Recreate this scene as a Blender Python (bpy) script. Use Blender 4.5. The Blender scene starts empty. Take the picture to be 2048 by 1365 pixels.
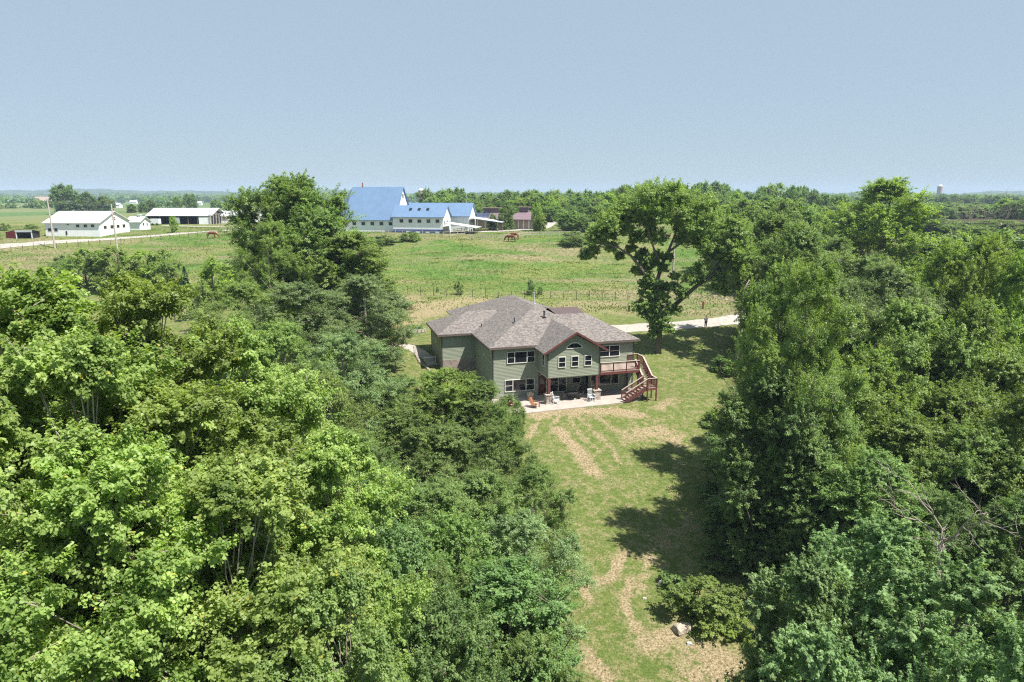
import bpy, bmesh, math, random
import numpy as np
from mathutils import Vector, Matrix

# ------------------------------------------------------------------ camera, sky, sun, exposure
SC = bpy.context.scene
COL = SC.collection
CAM_H = 21.0
PITCH = math.radians(12.17)
FPX = 1365.0                      # focal length in pixels of the 2048 px wide picture
cd = bpy.data.cameras.new('camera'); cam = bpy.data.objects.new('camera', cd); COL.objects.link(cam)
cam.location = (0, 0, CAM_H); cam.rotation_euler = (math.pi/2 - PITCH, 0, 0)
cd.sensor_width = 36; cd.lens = 36*FPX/2048; cd.clip_start = 0.3; cd.clip_end = 20000
SC.camera = cam
SUN = Vector((0.50, -0.26, 1.0)).normalized()      # direction to the sun
sun_el = math.asin(SUN.z)
sun_az = math.atan2(SUN.x, SUN.y)                  # clockwise from +Y
w = bpy.data.worlds.new('World'); SC.world = w; w.use_nodes = True
nt = w.node_tree
sky = nt.nodes.new('ShaderNodeTexSky'); sky.sky_type = 'NISHITA'; sky.sun_disc = False
sky.sun_elevation = sun_el; sky.sun_rotation = sun_az
sky.air_density = 1.0; sky.dust_density = 0.6; sky.ozone_density = 1.0; sky.altitude = 200
bg = nt.nodes['Background']; bg.inputs['Strength'].default_value = 0.082
# hazy summer air: the clear sky gradient is mostly veiled by an even pale blue
veil = nt.nodes.new('ShaderNodeMix'); veil.data_type = 'RGBA'; veil.inputs['Factor'].default_value = 0.86
veil.inputs[7].default_value = (2.75, 3.55, 4.3, 1)
nt.links.new(sky.outputs[0], veil.inputs[6]); nt.links.new(veil.outputs[2], bg.inputs['Color'])
ld = bpy.data.lights.new('sun', 'SUN'); ld.energy = 5.0; ld.angle = math.radians(0.5); ld.color = (1.0, 0.95, 0.87)
lo = bpy.data.objects.new('sun', ld); COL.objects.link(lo); lo.location = (60, -30, 120)
lo.rotation_euler = (-SUN).to_track_quat('-Z', 'Y').to_euler()
SC.view_settings.view_transform = 'Standard'; SC.view_settings.look = 'None'
SC.view_settings.exposure = 0.95; SC.view_settings.gamma = 1.0
SC.render.engine = 'CYCLES'
cy = SC.cycles
cy.max_bounces = 6; cy.diffuse_bounces = 4; cy.glossy_bounces = 2; cy.transmission_bounces = 4
cy.volume_bounces = 0; cy.transparent_max_bounces = 4
cy.caustics_reflective = False; cy.caustics_refractive = False
cy.use_denoising = False
cy.pixel_filter_type = 'BLACKMAN_HARRIS'; cy.filter_width = 1.2

# ------------------------------------------------------------------ terrain function
PY = [-80, 0, 20, 33, 45, 55, 61.5, 63.5, 70, 78, 86, 96, 106, 118, 140, 160, 176, 230, 300, 500, 900, 1500, 3000, 4600, 9000]
PZ = [-9, -8, -6.6, -5.3, -3.5, -1.75, -0.35, -0.03, 0, 1.4, 2.5, 3.2, 4.1, 5.4, 7.8, 10.1, 11.3, 11.5, 10.3, 8, 4, 0, -5, 8, 8]
_py = np.linspace(-80, 9000, 9081*2)
_pz = np.interp(_py, PY, PZ)
_k = np.hanning(13); _k /= _k.sum()
_pz[10:1200] = np.convolve(_pz, _k, 'same')[10:1200]
HA = math.radians(16); HO = np.array([3.16, 66.6])
HU = np.array([math.cos(HA), math.sin(HA)]); HV = np.array([-math.sin(HA), math.cos(HA)])
def sstep(a, b, x):
    t = np.clip((x-a)/(b-a), 0, 1); return t*t*(3-2*t)
def terr(X, Y):
    X = np.asarray(X, float); Y = np.asarray(Y, float)
    fade = 1 - sstep(95, 150, Y)
    Ye = Y - 0.27*np.clip(X-2, -26, 26)*fade*sstep(20, 60, Y)
    z = np.interp(Ye, _py, _pz)
    # right side of the lawn falls into a wooded ravine, left wood falls a little too
    edge = 20 + 0.33*np.clip(Y-66, 0, 200)
    z = z - 5.0*sstep(edge, edge+22, X)*(1-sstep(150, 260, Y))
    z = z - 2.2*sstep(2, 26, -X)*(1-sstep(50, 68, Y))
    # level pad below the house front and patio
    u = (X-HO[0])*HU[0] + (Y-HO[1])*HU[1]; v = (X-HO[0])*HV[0] + (Y-HO[1])*HV[1]
    pad = sstep(-9.0, -6.0, u)*(1-sstep(12.6, 16, u))*sstep(-4, -1.4, v)*(1-sstep(13, 17, v))
    z = z*(1-pad) + (-0.03)*pad
    # gentle roll
    z = z + (0.7*np.sin(X*0.05+1.3)*np.sin(Y*0.083)+0.35*np.sin(X*0.11-Y*0.05)*np.sin(Y*0.17+X*0.03))*sstep(100, 128, Y)*(1-sstep(158, 174, Y)) \
          + 4*np.sin(X*0.004+0.6)*np.sin(Y*0.0037+1)*sstep(500, 900, Y) \
          + 2.6*np.sin(X*0.014+0.4)*np.sin(Y*0.013+0.5)*sstep(230, 330, Y)*sstep(60, 130, -X)*(1-sstep(800, 1200, Y))
    return z
def tz(x, y): return float(terr(x, y))
# pixel of the 2048 x 1365 picture -> ray
def ray(px, py):
    a = (px-1024)/FPX; b = (682.5-py)/FPX
    return np.array([a, math.cos(PITCH)+b*math.sin(PITCH), -math.sin(PITCH)+b*math.cos(PITCH)])
def at_z(px, py, z):
    d = ray(px, py); t = (z-CAM_H)/d[2]; return Vector((d[0]*t, d[1]*t, z))
def at_y(px, py, Y):
    d = ray(px, py); t = Y/d[1]; return Vector((d[0]*t, Y, CAM_H+d[2]*t))
_T = np.concatenate([np.arange(15, 300, 0.15), np.arange(300, 5000, 3)])
def hit(px, py):                 # where the ray meets the ground
    d = ray(px, py)
    zz = CAM_H + d[2]*_T - terr(d[0]*_T, d[1]*_T)
    i = int(np.argmax(zz <= 0)); t = _T[i] if zz[i] <= 0 else 4000
    return Vector((d[0]*t, d[1]*t, tz(d[0]*t, d[1]*t)))
def hxy(u, v): p = HO + HU*u + HV*v; return float(p[0]), float(p[1])

# ------------------------------------------------------------------ materials
def lin(c):
    return tuple(((x/12.92) if x <= 0.04045 else ((x+0.055)/1.055)**2.4) for x in c)
def _mk(name):
    m = bpy.data.materials.new(name); m.use_nodes = True
    n = m.node_tree.nodes; return m, n, m.node_tree.links, n['Principled BSDF']
def mat(name, c, rough=0.7, var=0.12, scale=3.0, bump=0.0, spec=0.3, metal=0.0, c2=None):
    """plain painted / natural surface with noise in its own colour"""
    m, n, l, b = _mk(name)
    b.inputs['Roughness'].default_value = rough; b.inputs['Specular IOR Level'].default_value = spec
    b.inputs['Metallic'].default_value = metal
    tc = n.new('ShaderNodeTexCoord'); no = n.new('ShaderNodeTexNoise')
    no.inputs['Scale'].default_value = scale; no.inputs['Detail'].default_value = 5
    l.new(tc.outputs['Object'], no.inputs['Vector'])
    r = n.new('ShaderNodeValToRGB'); r.color_ramp.elements[0].position = 0.3; r.color_ramp.elements[1].position = 0.7
    a = tuple(x*(1-var) for x in c); d = c2 if c2 else tuple(min(1, x*(1+var)) for x in c)
    r.color_ramp.elements[0].color = (*a, 1); r.color_ramp.elements[1].color = (*d, 1)
    l.new(no.outputs['Fac'], r.inputs['Fac']); l.new(r.outputs['Color'], b.inputs['Base Color'])
    if bump:
        bp = n.new('ShaderNodeBump'); bp.inputs['Strength'].default_value = bump; bp.inputs['Distance'].default_value = 0.05
        l.new(no.outputs['Fac'], bp.inputs['Height']); l.new(bp.outputs['Normal'], b.inputs['Normal'])
    return m
def leaf_mat(name, dark, light, trans=0.35, rough=0.45, spec=0.35, yellow=None):
    m, n, l, b = _mk(name)
    at = n.new('ShaderNodeAttribute'); at.attribute_name = 'lv'
    oi = n.new('ShaderNodeObjectInfo')
    r = n.new('ShaderNodeValToRGB'); e = r.color_ramp.elements
    e[0].position = 0.0; e[0].color = (*dark, 1); e[1].position = 0.92; e[1].color = (*light, 1)
    if yellow:
        q = e.new(0.98); q.color = (*yellow, 1)
    l.new(at.outputs['Fac'], r.inputs['Fac'])
    hs = n.new('ShaderNodeHueSaturation')
    mh = n.new('ShaderNodeMapRange'); mh.inputs['To Min'].default_value = 0.491; mh.inputs['To Max'].default_value = 0.507
    mv = n.new('ShaderNodeMapRange'); mv.inputs['To Min'].default_value = 0.85; mv.inputs['To Max'].default_value = 1.15
    l.new(oi.outputs['Random'], mh.inputs['Value']); l.new(oi.outputs['Random'], mv.inputs['Value'])
    l.new(mh.outputs[0], hs.inputs['Hue']); l.new(mv.outputs[0], hs.inputs['Value'])
    l.new(r.outputs['Color'], hs.inputs['Color'])
    l.new(hs.outputs['Color'], b.inputs['Base Color'])
    b.inputs['Roughness'].default_value = rough; b.inputs['Specular IOR Level'].default_value = spec
    t = n.new('ShaderNodeBsdfTranslucent')
    g = n.new('ShaderNodeMix'); g.data_type = 'RGBA'; g.blend_type = 'MULTIPLY'; g.inputs['Factor'].default_value = 1
    g.inputs[7].default_value = (1.5, 1.6, 0.6, 1)
    l.new(hs.outputs['Color'], g.inputs[6]); l.new(g.outputs[2], t.inputs['Color'])
    mx = n.new('ShaderNodeMixShader'); mx.inputs['Fac'].default_value = trans
    l.new(b.outputs[0], mx.inputs[1]); l.new(t.outputs[0], mx.inputs[2])
    l.new(mx.outputs[0], n['Material Output'].inputs['Surface'])
    return m
M = {}
M['cotton'] = leaf_mat('cottonwood_leaf', (0.095, 0.16, 0.032), (0.35, 0.445, 0.14), 0.46, 0.45, 0.3, (0.42, 0.38, 0.08))
M['mid'] = leaf_mat('mid_green_leaf', (0.09, 0.16, 0.042), (0.275, 0.375, 0.13), 0.44)
M['grey'] = leaf_mat('grey_green_leaf', (0.10, 0.16, 0.06), (0.28, 0.37, 0.17), 0.40)
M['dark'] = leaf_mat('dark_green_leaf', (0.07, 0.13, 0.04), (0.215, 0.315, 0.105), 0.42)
M['olive'] = leaf_mat('olive_green_leaf', (0.10, 0.17, 0.036), (0.28, 0.375, 0.11), 0.42)
M['lime'] = leaf_mat('yellow_green_leaf', (0.125, 0.215, 0.034), (0.33, 0.44, 0.10), 0.42)
M['maple'] = leaf_mat('blue_green_leaf', (0.09, 0.165, 0.055), (0.30, 0.42, 0.19), 0.38, 0.55, 0.2)
M['rich'] = leaf_mat('rich_green_leaf', (0.075, 0.15, 0.045), (0.24, 0.35, 0.13), 0.42, 0.5, 0.3)
M['spruce'] = leaf_mat('spruce_needle', (0.02, 0.06, 0.03), (0.05, 0.11, 0.05), 0.1)
M['twig'] = mat('dead_twig', (0.28, 0.24, 0.2), 0.9, 0.25, 2)
M['bark'] = mat('bark', (0.15, 0.125, 0.10), 0.95, 0.35, 6, 0.6)
M['palebark'] = mat('pale_bark', (0.30, 0.26, 0.21), 0.95, 0.35, 5, 0.6)
M['white'] = mat('white_painted_metal', (0.66, 0.68, 0.70), 0.5, 0.05, 1.5)
M['whitesid'] = mat('white_siding', (0.80, 0.81, 0.84), 0.6, 0.05, 0.8)
M['trim'] = mat('cream_window_frame', (0.70, 0.68, 0.62), 0.5, 0.05, 4)
M['redtrim'] = mat('dark_red_stained_wood', (0.135, 0.045, 0.04), 0.6, 0.25, 6)
M['deckwood'] = mat('weathered_deck_board', (0.42, 0.35, 0.30), 0.8, 0.2, 8)
M['siding'] = mat('sage_green_siding', (0.265, 0.29, 0.225), 0.6, 0.06, 2.0)
M['conc'] = mat('pale_concrete', (0.37, 0.325, 0.29), 0.85, 0.12, 1.2, 0.1)
M['gravel'] = mat('pale_gravel', (0.34, 0.315, 0.28), 0.95, 0.22, 2.5, 0.3)
M['blackm'] = mat('black_metal', (0.03, 0.03, 0.032), 0.5, 0.2, 5)
M['orange'] = mat('orange_stained_wood', (0.27, 0.12, 0.055), 0.6, 0.2, 8)
M['redwood'] = mat('red_stained_wood', (0.24, 0.07, 0.05), 0.7, 0.2, 8)
M['stone'] = mat('tan_limestone', (0.38, 0.32, 0.26), 0.9, 0.4, 3, 0.6)
M['pole'] = mat('weathered_pole_wood', (0.42, 0.38, 0.34), 0.9, 0.2, 5)
M['post'] = mat('dark_post_wood', (0.12, 0.095, 0.075), 0.9, 0.3, 5)
M['wire'] = mat('grey_wire', (0.25, 0.25, 0.25), 0.5, 0.05, 1)
M['horse'] = mat('sorrel_horse_coat', (0.15, 0.055, 0.028), 0.6, 0.2, 2)
M['horsep'] = mat('pale_mane_hair', (0.55, 0.42, 0.28), 0.8, 0.2, 2)
M['skin'] = mat('skin', (0.45, 0.27, 0.19), 0.6, 0.05, 2)
M['shirt'] = mat('light_blue_cloth', (0.50, 0.55, 0.68), 0.8, 0.08, 6)
M['cloth'] = mat('dark_cloth', (0.025, 0.028, 0.04), 0.85, 0.1, 6)
M['purple'] = mat('purple_metal_roof', (0.19, 0.135, 0.155), 0.5, 0.1, 2)
M['rust'] = mat('rusty_metal', (0.26, 0.075, 0.04), 0.8, 0.35, 6)
M['barnred'] = mat('barn_red_paint', (0.32, 0.035, 0.035), 0.7, 0.15, 2)
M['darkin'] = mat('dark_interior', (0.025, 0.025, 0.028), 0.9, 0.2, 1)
M['greytin'] = mat('grey_tin_roof', (0.40, 0.42, 0.43), 0.45, 0.1, 1.5)
M['bluebase'] = mat('blue_painted_base', (0.07, 0.10, 0.28), 0.6, 0.2, 1)
M['tealt'] = mat('green_tarp', (0.05, 0.22, 0.17), 0.6, 0.1, 1)
M['solar'] = mat('solar_panel', (0.05, 0.07, 0.13), 0.25, 0.2, 3, spec=0.6)
M['tanwall'] = mat('tan_wall', (0.35, 0.26, 0.22), 0.8, 0.2, 2)
M['brick'] = mat('brown_block', (0.27, 0.22, 0.20), 0.9, 0.3, 4, 0.4)
def glass_mat():
    m, n, l, b = _mk('window_glass')
    b.inputs['Base Color'].default_value = (0.012, 0.015, 0.02, 1); b.inputs['Roughness'].default_value = 0.06
    b.inputs['Specular IOR Level'].default_value = 0.6
    return m
M['glass'] = glass_mat()
def ribbed(name, c, pitch, axis, rough=0.4):
    """standing-seam sheet metal: ribs are bump along one object axis"""
    m, n, l, b = _mk(name)
    tc = n.new('ShaderNodeTexCoord'); wv = n.new('ShaderNodeTexWave')
    wv.bands_direction = axis; wv.inputs['Scale'].default_value = 2*math.pi/pitch/20
    wv.wave_profile = 'SAW'
    l.new(tc.outputs['Object'], wv.inputs['Vector'])
    bp = n.new('ShaderNodeBump'); bp.inputs['Strength'].default_value = 1; bp.inputs['Distance'].default_value = 0.06
    l.new(wv.outputs['Fac'], bp.inputs['Height']); l.new(bp.outputs['Normal'], b.inputs['Normal'])
    no = n.new('ShaderNodeTexNoise'); no.inputs['Scale'].default_value = 0.6; l.new(tc.outputs['Object'], no.inputs['Vector'])
    r = n.new('ShaderNodeValToRGB'); r.color_ramp.elements[0].color = (*[x*0.85 for x in c], 1); r.color_ramp.elements[1].color = (*[x*1.12 for x in c], 1)
    l.new(no.outputs['Fac'], r.inputs['Fac']); l.new(r.outputs['Color'], b.inputs['Base Color'])
    b.inputs['Roughness'].default_value = rough
    return m
M['blueroof'] = ribbed('blue_metal_roof', (0.135, 0.215, 0.345), 1.2, 'X')
M['whiteroof'] = ribbed('white_metal_roof', (0.56, 0.57, 0.58), 1.5, 'X')
def shingle_mat():
    m, n, l, b = _mk('asphalt_shingle')
    tc = n.new('ShaderNodeTexCoord')
    vo = n.new('ShaderNodeTexVoronoi'); vo.inputs['Scale'].default_value = 5.5
    mp = n.new('ShaderNodeMapping'); mp.inputs['Scale'].default_value = (1, 1, 2.2)
    l.new(tc.outputs['Object'], mp.inputs['Vector']); l.new(mp.outputs[0], vo.inputs['Vector'])
    r = n.new('ShaderNodeValToRGB'); e = r.color_ramp.elements
    e[0].color = (0.068, 0.060, 0.056, 1); e[1].color = (0.27, 0.242, 0.228, 1)
    sp = n.new('ShaderNodeSeparateColor'); l.new(vo.outputs['Color'], sp.inputs[0])
    no = n.new('ShaderNodeTexNoise'); no.inputs['Scale'].default_value = 14; l.new(tc.outputs['Object'], no.inputs['Vector'])
    ma = n.new('ShaderNodeMath'); ma.operation = 'MULTIPLY_ADD'; ma.inputs[1].default_value = 0.6
    l.new(sp.outputs[0], ma.inputs[0])
    m2 = n.new('ShaderNodeMath'); m2.operation = 'MULTIPLY'; m2.inputs[1].default_value = 0.4
    l.new(no.outputs['Fac'], m2.inputs[0]); l.new(m2.outputs[0], ma.inputs[2])
    l.new(ma.outputs[0], r.inputs['Fac']); l.new(r.outputs['Color'], b.inputs['Base Color'])
    b.inputs['Roughness'].default_value = 0.95; b.inputs['Specular IOR Level'].default_value = 0.15
    # courses: saw bump on height
    wv = n.new('ShaderNodeTexWave'); wv.bands_direction = 'Z'; wv.wave_profile = 'SAW'; wv.inputs['Scale'].default_value = 2*math.pi/0.075/20*1.0
    l.new(tc.outputs['Object'], wv.inputs['Vector'])
    bp = n.new('ShaderNodeBump'); bp.inputs['Strength'].default_value = 0.5; bp.inputs['Distance'].default_value = 0.03
    l.new(wv.outputs['Fac'], bp.inputs['Height']); l.new(bp.outputs['Normal'], b.inputs['Normal'])
    return m
M['shingle'] = shingle_mat()

# ------------------------------------------------------------------ mesh helpers
class MB:
    def __init__(s): s.v = []; s.f = []; s.m = []
    def face(s, pts, mi=0):
        i = len(s.v); s.v += [tuple(p) for p in pts]; s.f.append(tuple(range(i, i+len(pts)))); s.m.append(mi)
    def box(s, c, d, rz=0.0, mi=0, rx=0.0, ry=0.0):
        R = Matrix.Rotation(rz, 3, 'Z') @ Matrix.Rotation(ry, 3, 'Y') @ Matrix.Rotation(rx, 3, 'X')
        i = len(s.v); c = Vector(c)
        for sx in (-.5, .5):
            for sy in (-.5, .5):
                for sz in (-.5, .5): s.v.append(tuple(c + R @ Vector((sx*d[0], sy*d[1], sz*d[2]))))
        for q in ((0,1,3,2), (4,6,7,5), (0,4,5,1), (2,3,7,6), (0,2,6,4), (1,5,7,3)):
            s.f.append(tuple(i+k for k in q)); s.m.append(mi)
        return s
    def lbox(s, x0, x1, y0, y1, z0, z1, mi=0):
        return s.box(((x0+x1)/2, (y0+y1)/2, (z0+z1)/2), (abs(x1-x0), abs(y1-y0), abs(z1-z0)), 0, mi)
    def bar(s, a, b, w, h=None, mi=0):
        """square bar between two points"""
        h = h or w; a = Vector(a); b = Vector(b); d = (b-a)
        L = d.length; d.normalize()
        up = Vector((0, 0, 1)) if abs(d.z) < 0.95 else Vector((1, 0, 0))
        sx = d.cross(up).normalized(); sy = sx.cross(d).normalized(); i = len(s.v)
        for p in (a, b):
            for (p1, p2) in ((-1, -1), (1, -1), (1, 1), (-1, 1)): s.v.append(tuple(p + sx*p1*w/2 + sy*p2*h/2))
        for q in ((0,1,5,4), (1,2,6,5), (2,3,7,6), (3,0,4,7), (3,2,1,0), (4,5,6,7)):
            s.f.append(tuple(i+k for k in q)); s.m.append(mi)
        return s
    def tube(s, pts, rad, n=6, mi=0, cap=True):
        pts = [Vector(p) for p in pts]; i0 = len(s.v)
        for k, p in enumerate(pts):
            d = (pts[min(k+1, len(pts)-1)] - pts[max(k-1, 0)])
            if d.length < 1e-6: d = Vector((0, 0, 1))
            d.normalize()
            up = Vector((1, 0, 0)) if abs(d.z) > 0.7 else Vector((0, 0, 1))
            a = d.cross(up).normalized(); b = d.cross(a)
            for j in range(n):
                t = 2*math.pi*j/n; s.v.append(tuple(p + (a*math.cos(t)+b*math.sin(t))*rad[k]))
        for k in range(len(pts)-1):
            for j in range(n):
                q = i0+k*n; s.f.append((q+j, q+(j+1) % n, q+n+(j+1) % n, q+n+j)); s.m.append(mi)
        if cap:
            s.f.append(tuple(i0+n-1-j for j in range(n))); s.m.append(mi)
            q = i0+(len(pts)-1)*n; s.f.append(tuple(q+j for j in range(n))); s.m.append(mi)
        return s
    def build(s, name, mats, parent=None, smooth=False):
        me = bpy.data.meshes.new(name); me.from_pydata(s.v, [], s.f)
        if not isinstance(mats, (list, tuple)): mats = [mats]
        for m in mats: me.materials.append(m)
        if len(mats) > 1: me.polygons.foreach_set('material_index', s.m)
        if smooth: me.polygons.foreach_set('use_smooth', [True]*len(me.polygons))
        me.update()
        o = bpy.data.objects.new(name, me); COL.objects.link(o)
        if parent is not None: o.parent = parent
        return o
def tag(o, label=None, cat=None, group=None, kind=None):
    if label: o['label'] = label
    if cat: o['category'] = cat
    if group: o['group'] = group
    if kind: o['kind'] = kind
    return o
def empty(name, loc=(0, 0, 0), rz=0.0, label=None, cat=None, group=None):
    o = bpy.data.objects.new(name, None); COL.objects.link(o); o.location = loc; o.rotation_euler = (0, 0, rz)
    o.empty_display_size = 0.2
    return tag(o, label, cat, group)
def copy_tree(o, parent=None):
    c = o.copy(); COL.objects.link(c)
    if parent is not None: c.parent = parent
    for ch in list(o.children): copy_tree(ch, c)
    return c
def np_mesh(name, V, Q, mats, attr=None, matidx=None):
    """V (n,3) vertices, Q (m,k) faces all with k corners"""
    me = bpy.data.meshes.new(name); k = Q.shape[1]
    me.vertices.add(len(V)); me.vertices.foreach_set('co', np.ascontiguousarray(V, dtype=np.float32).ravel())
    me.loops.add(Q.size); me.loops.foreach_set('vertex_index', np.ascontiguousarray(Q, dtype=np.int32).ravel())
    me.polygons.add(len(Q)); me.polygons.foreach_set('loop_start', np.arange(0, Q.size, k, dtype=np.int32))
    for m in mats: me.materials.append(m)
    me.update(calc_edges=True)
    if attr is not None:
        a = me.attributes.new('lv', 'FLOAT', 'FACE'); a.data.foreach_set('value', attr.astype(np.float32))
    return me

# ------------------------------------------------------------------ ground
def grid_axis(segs):
    out = []
    for a, b, st in segs: out.append(np.arange(a, b, st))
    return np.unique(np.round(np.concatenate(out), 3))
def seg_dist(X, Y, pts):
    d = np.full(X.shape, 1e9)
    for (ax, ay), (bx, by) in zip(pts[:-1], pts[1:]):
        vx, vy = bx-ax, by-ay; L = vx*vx+vy*vy+1e-9
        t = np.clip(((X-ax)*vx+(Y-ay)*vy)/L, 0, 1)
        d = np.minimum(d, np.hypot(X-ax-t*vx, Y-ay-t*vy))
    return d
def ground_pts(pix): return [tuple(hit(*p)[:2]) for p in pix]
gx = grid_axis([(-5000, -800, 200), (-800, -160, 20), (-160, -30, 3), (-30, -10, 1), (-10, 26, 0.3), (26, 60, 1.2), (60, 200, 6), (200, 800, 25), (800, 5001, 200)])
gy = grid_axis([(-80, 28, 3), (28, 100, 0.3), (100, 130, 0.8), (130, 200, 1.5), (200, 400, 6), (400, 1000, 25), (1000, 5601, 125)])
GX, GY = np.meshgrid(gx, gy)
GZ = terr(GX, GY)
nx, ny = len(gx), len(gy)
V = np.stack([GX.ravel(), GY.ravel(), GZ.ravel()], 1)
ii = (np.arange(ny-1)[:, None]*nx + np.arange(nx-1)[None, :]).ravel()
Q = np.stack([ii, ii+1, ii+1+nx, ii+nx], 1)
# masks of what grows where: R = dry straw / bare soil, G = kind of field, B = woodland floor
rng = np.random.default_rng(3)
dry = np.zeros_like(GX)
def streak(pix, wd, amt):
    global dry
    d = seg_dist(GX, GY, ground_pts(pix)); dry = np.maximum(dry, amt*np.exp(-(d/wd)**2))
streak([(1075, 832), (1110, 826), (1160, 822), (1230, 822), (1275, 830)], 0.75, 0.9)
streak([(1090, 830), (1070, 850), (1060, 872)], 0.35, 0.6)
streak([(1125, 828), (1105, 850)], 0.3, 0.5)
streak([(1115, 862), (1140, 885), (1165, 915), (1188, 948)], 0.6, 0.8)
streak([(1150, 832), (1180, 856), (1225, 900), (1240, 930)], 0.22, 0.6)
streak([(1190, 830), (1225, 858), (1255, 880)], 0.25, 0.45)
streak([(1140, 835), (1160, 870), (1200, 905)], 0.2, 0.5)
streak([(1175, 1170), (1220, 1160), (1235, 1130), (1250, 1110)], 0.35, 0.85)
streak([(1260, 1165), (1250, 1200), (1258, 1235), (1275, 1262)], 0.28, 0.8)
streak([(1185, 1168), (1160, 1185), (1180, 1200)], 0.3, 0.6)
streak([(1280, 1180), (1300, 1110), (1330, 1085)], 0.4, 0.5)
streak([(1290, 1120), (1330, 1075), (1380, 1050)], 0.9, 0.25)
streak([(1170, 1310), (1200, 1340), (1215, 1365)], 0.5, 0.8)
streak([(1300, 1290), (1340, 1270)], 0.8, 0.6)
streak([(1400, 1310), (1450, 1330), (1400, 1360)], 1.2, 0.65)
streak([(1270, 870), (1320, 862), (1350, 880)], 1.3, 0.5)
streak([(1320, 815), (1345, 800)], 0.7, 0.5)
# bare cut bank behind the house and left of it
streak([(800, 612), (860, 612), (940, 600), (990, 606)], 2.6, 0.85)
streak([(790, 640), (830, 620)], 2.2, 0.75)
streak([(800, 690), (790, 668)], 1.0, 0.55)
streak([(785, 600), (800, 640), (812, 600)], 3.0, 1.0); streak([(830, 605), (860, 625), (900, 612)], 2.6, 0.95)
streak([(1075, 622), (1130, 614), (1240, 625)], 2.0, 0.6)
streak([(1150, 606), (1230, 612), (1260, 628)], 1.5, 0.5)
fieldm = sstep(96, 102, GY - 0.0*GX)                       # pasture beyond the lane
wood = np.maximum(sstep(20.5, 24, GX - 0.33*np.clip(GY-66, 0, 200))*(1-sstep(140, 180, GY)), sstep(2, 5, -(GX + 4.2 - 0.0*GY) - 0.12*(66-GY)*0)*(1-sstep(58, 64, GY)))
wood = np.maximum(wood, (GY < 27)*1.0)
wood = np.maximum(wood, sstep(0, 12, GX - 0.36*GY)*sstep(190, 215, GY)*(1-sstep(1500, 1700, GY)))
col = np.stack([dry.ravel(), fieldm.ravel(), np.clip(wood, 0, 1).ravel(), np.ones(dry.size)], 1)
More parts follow.
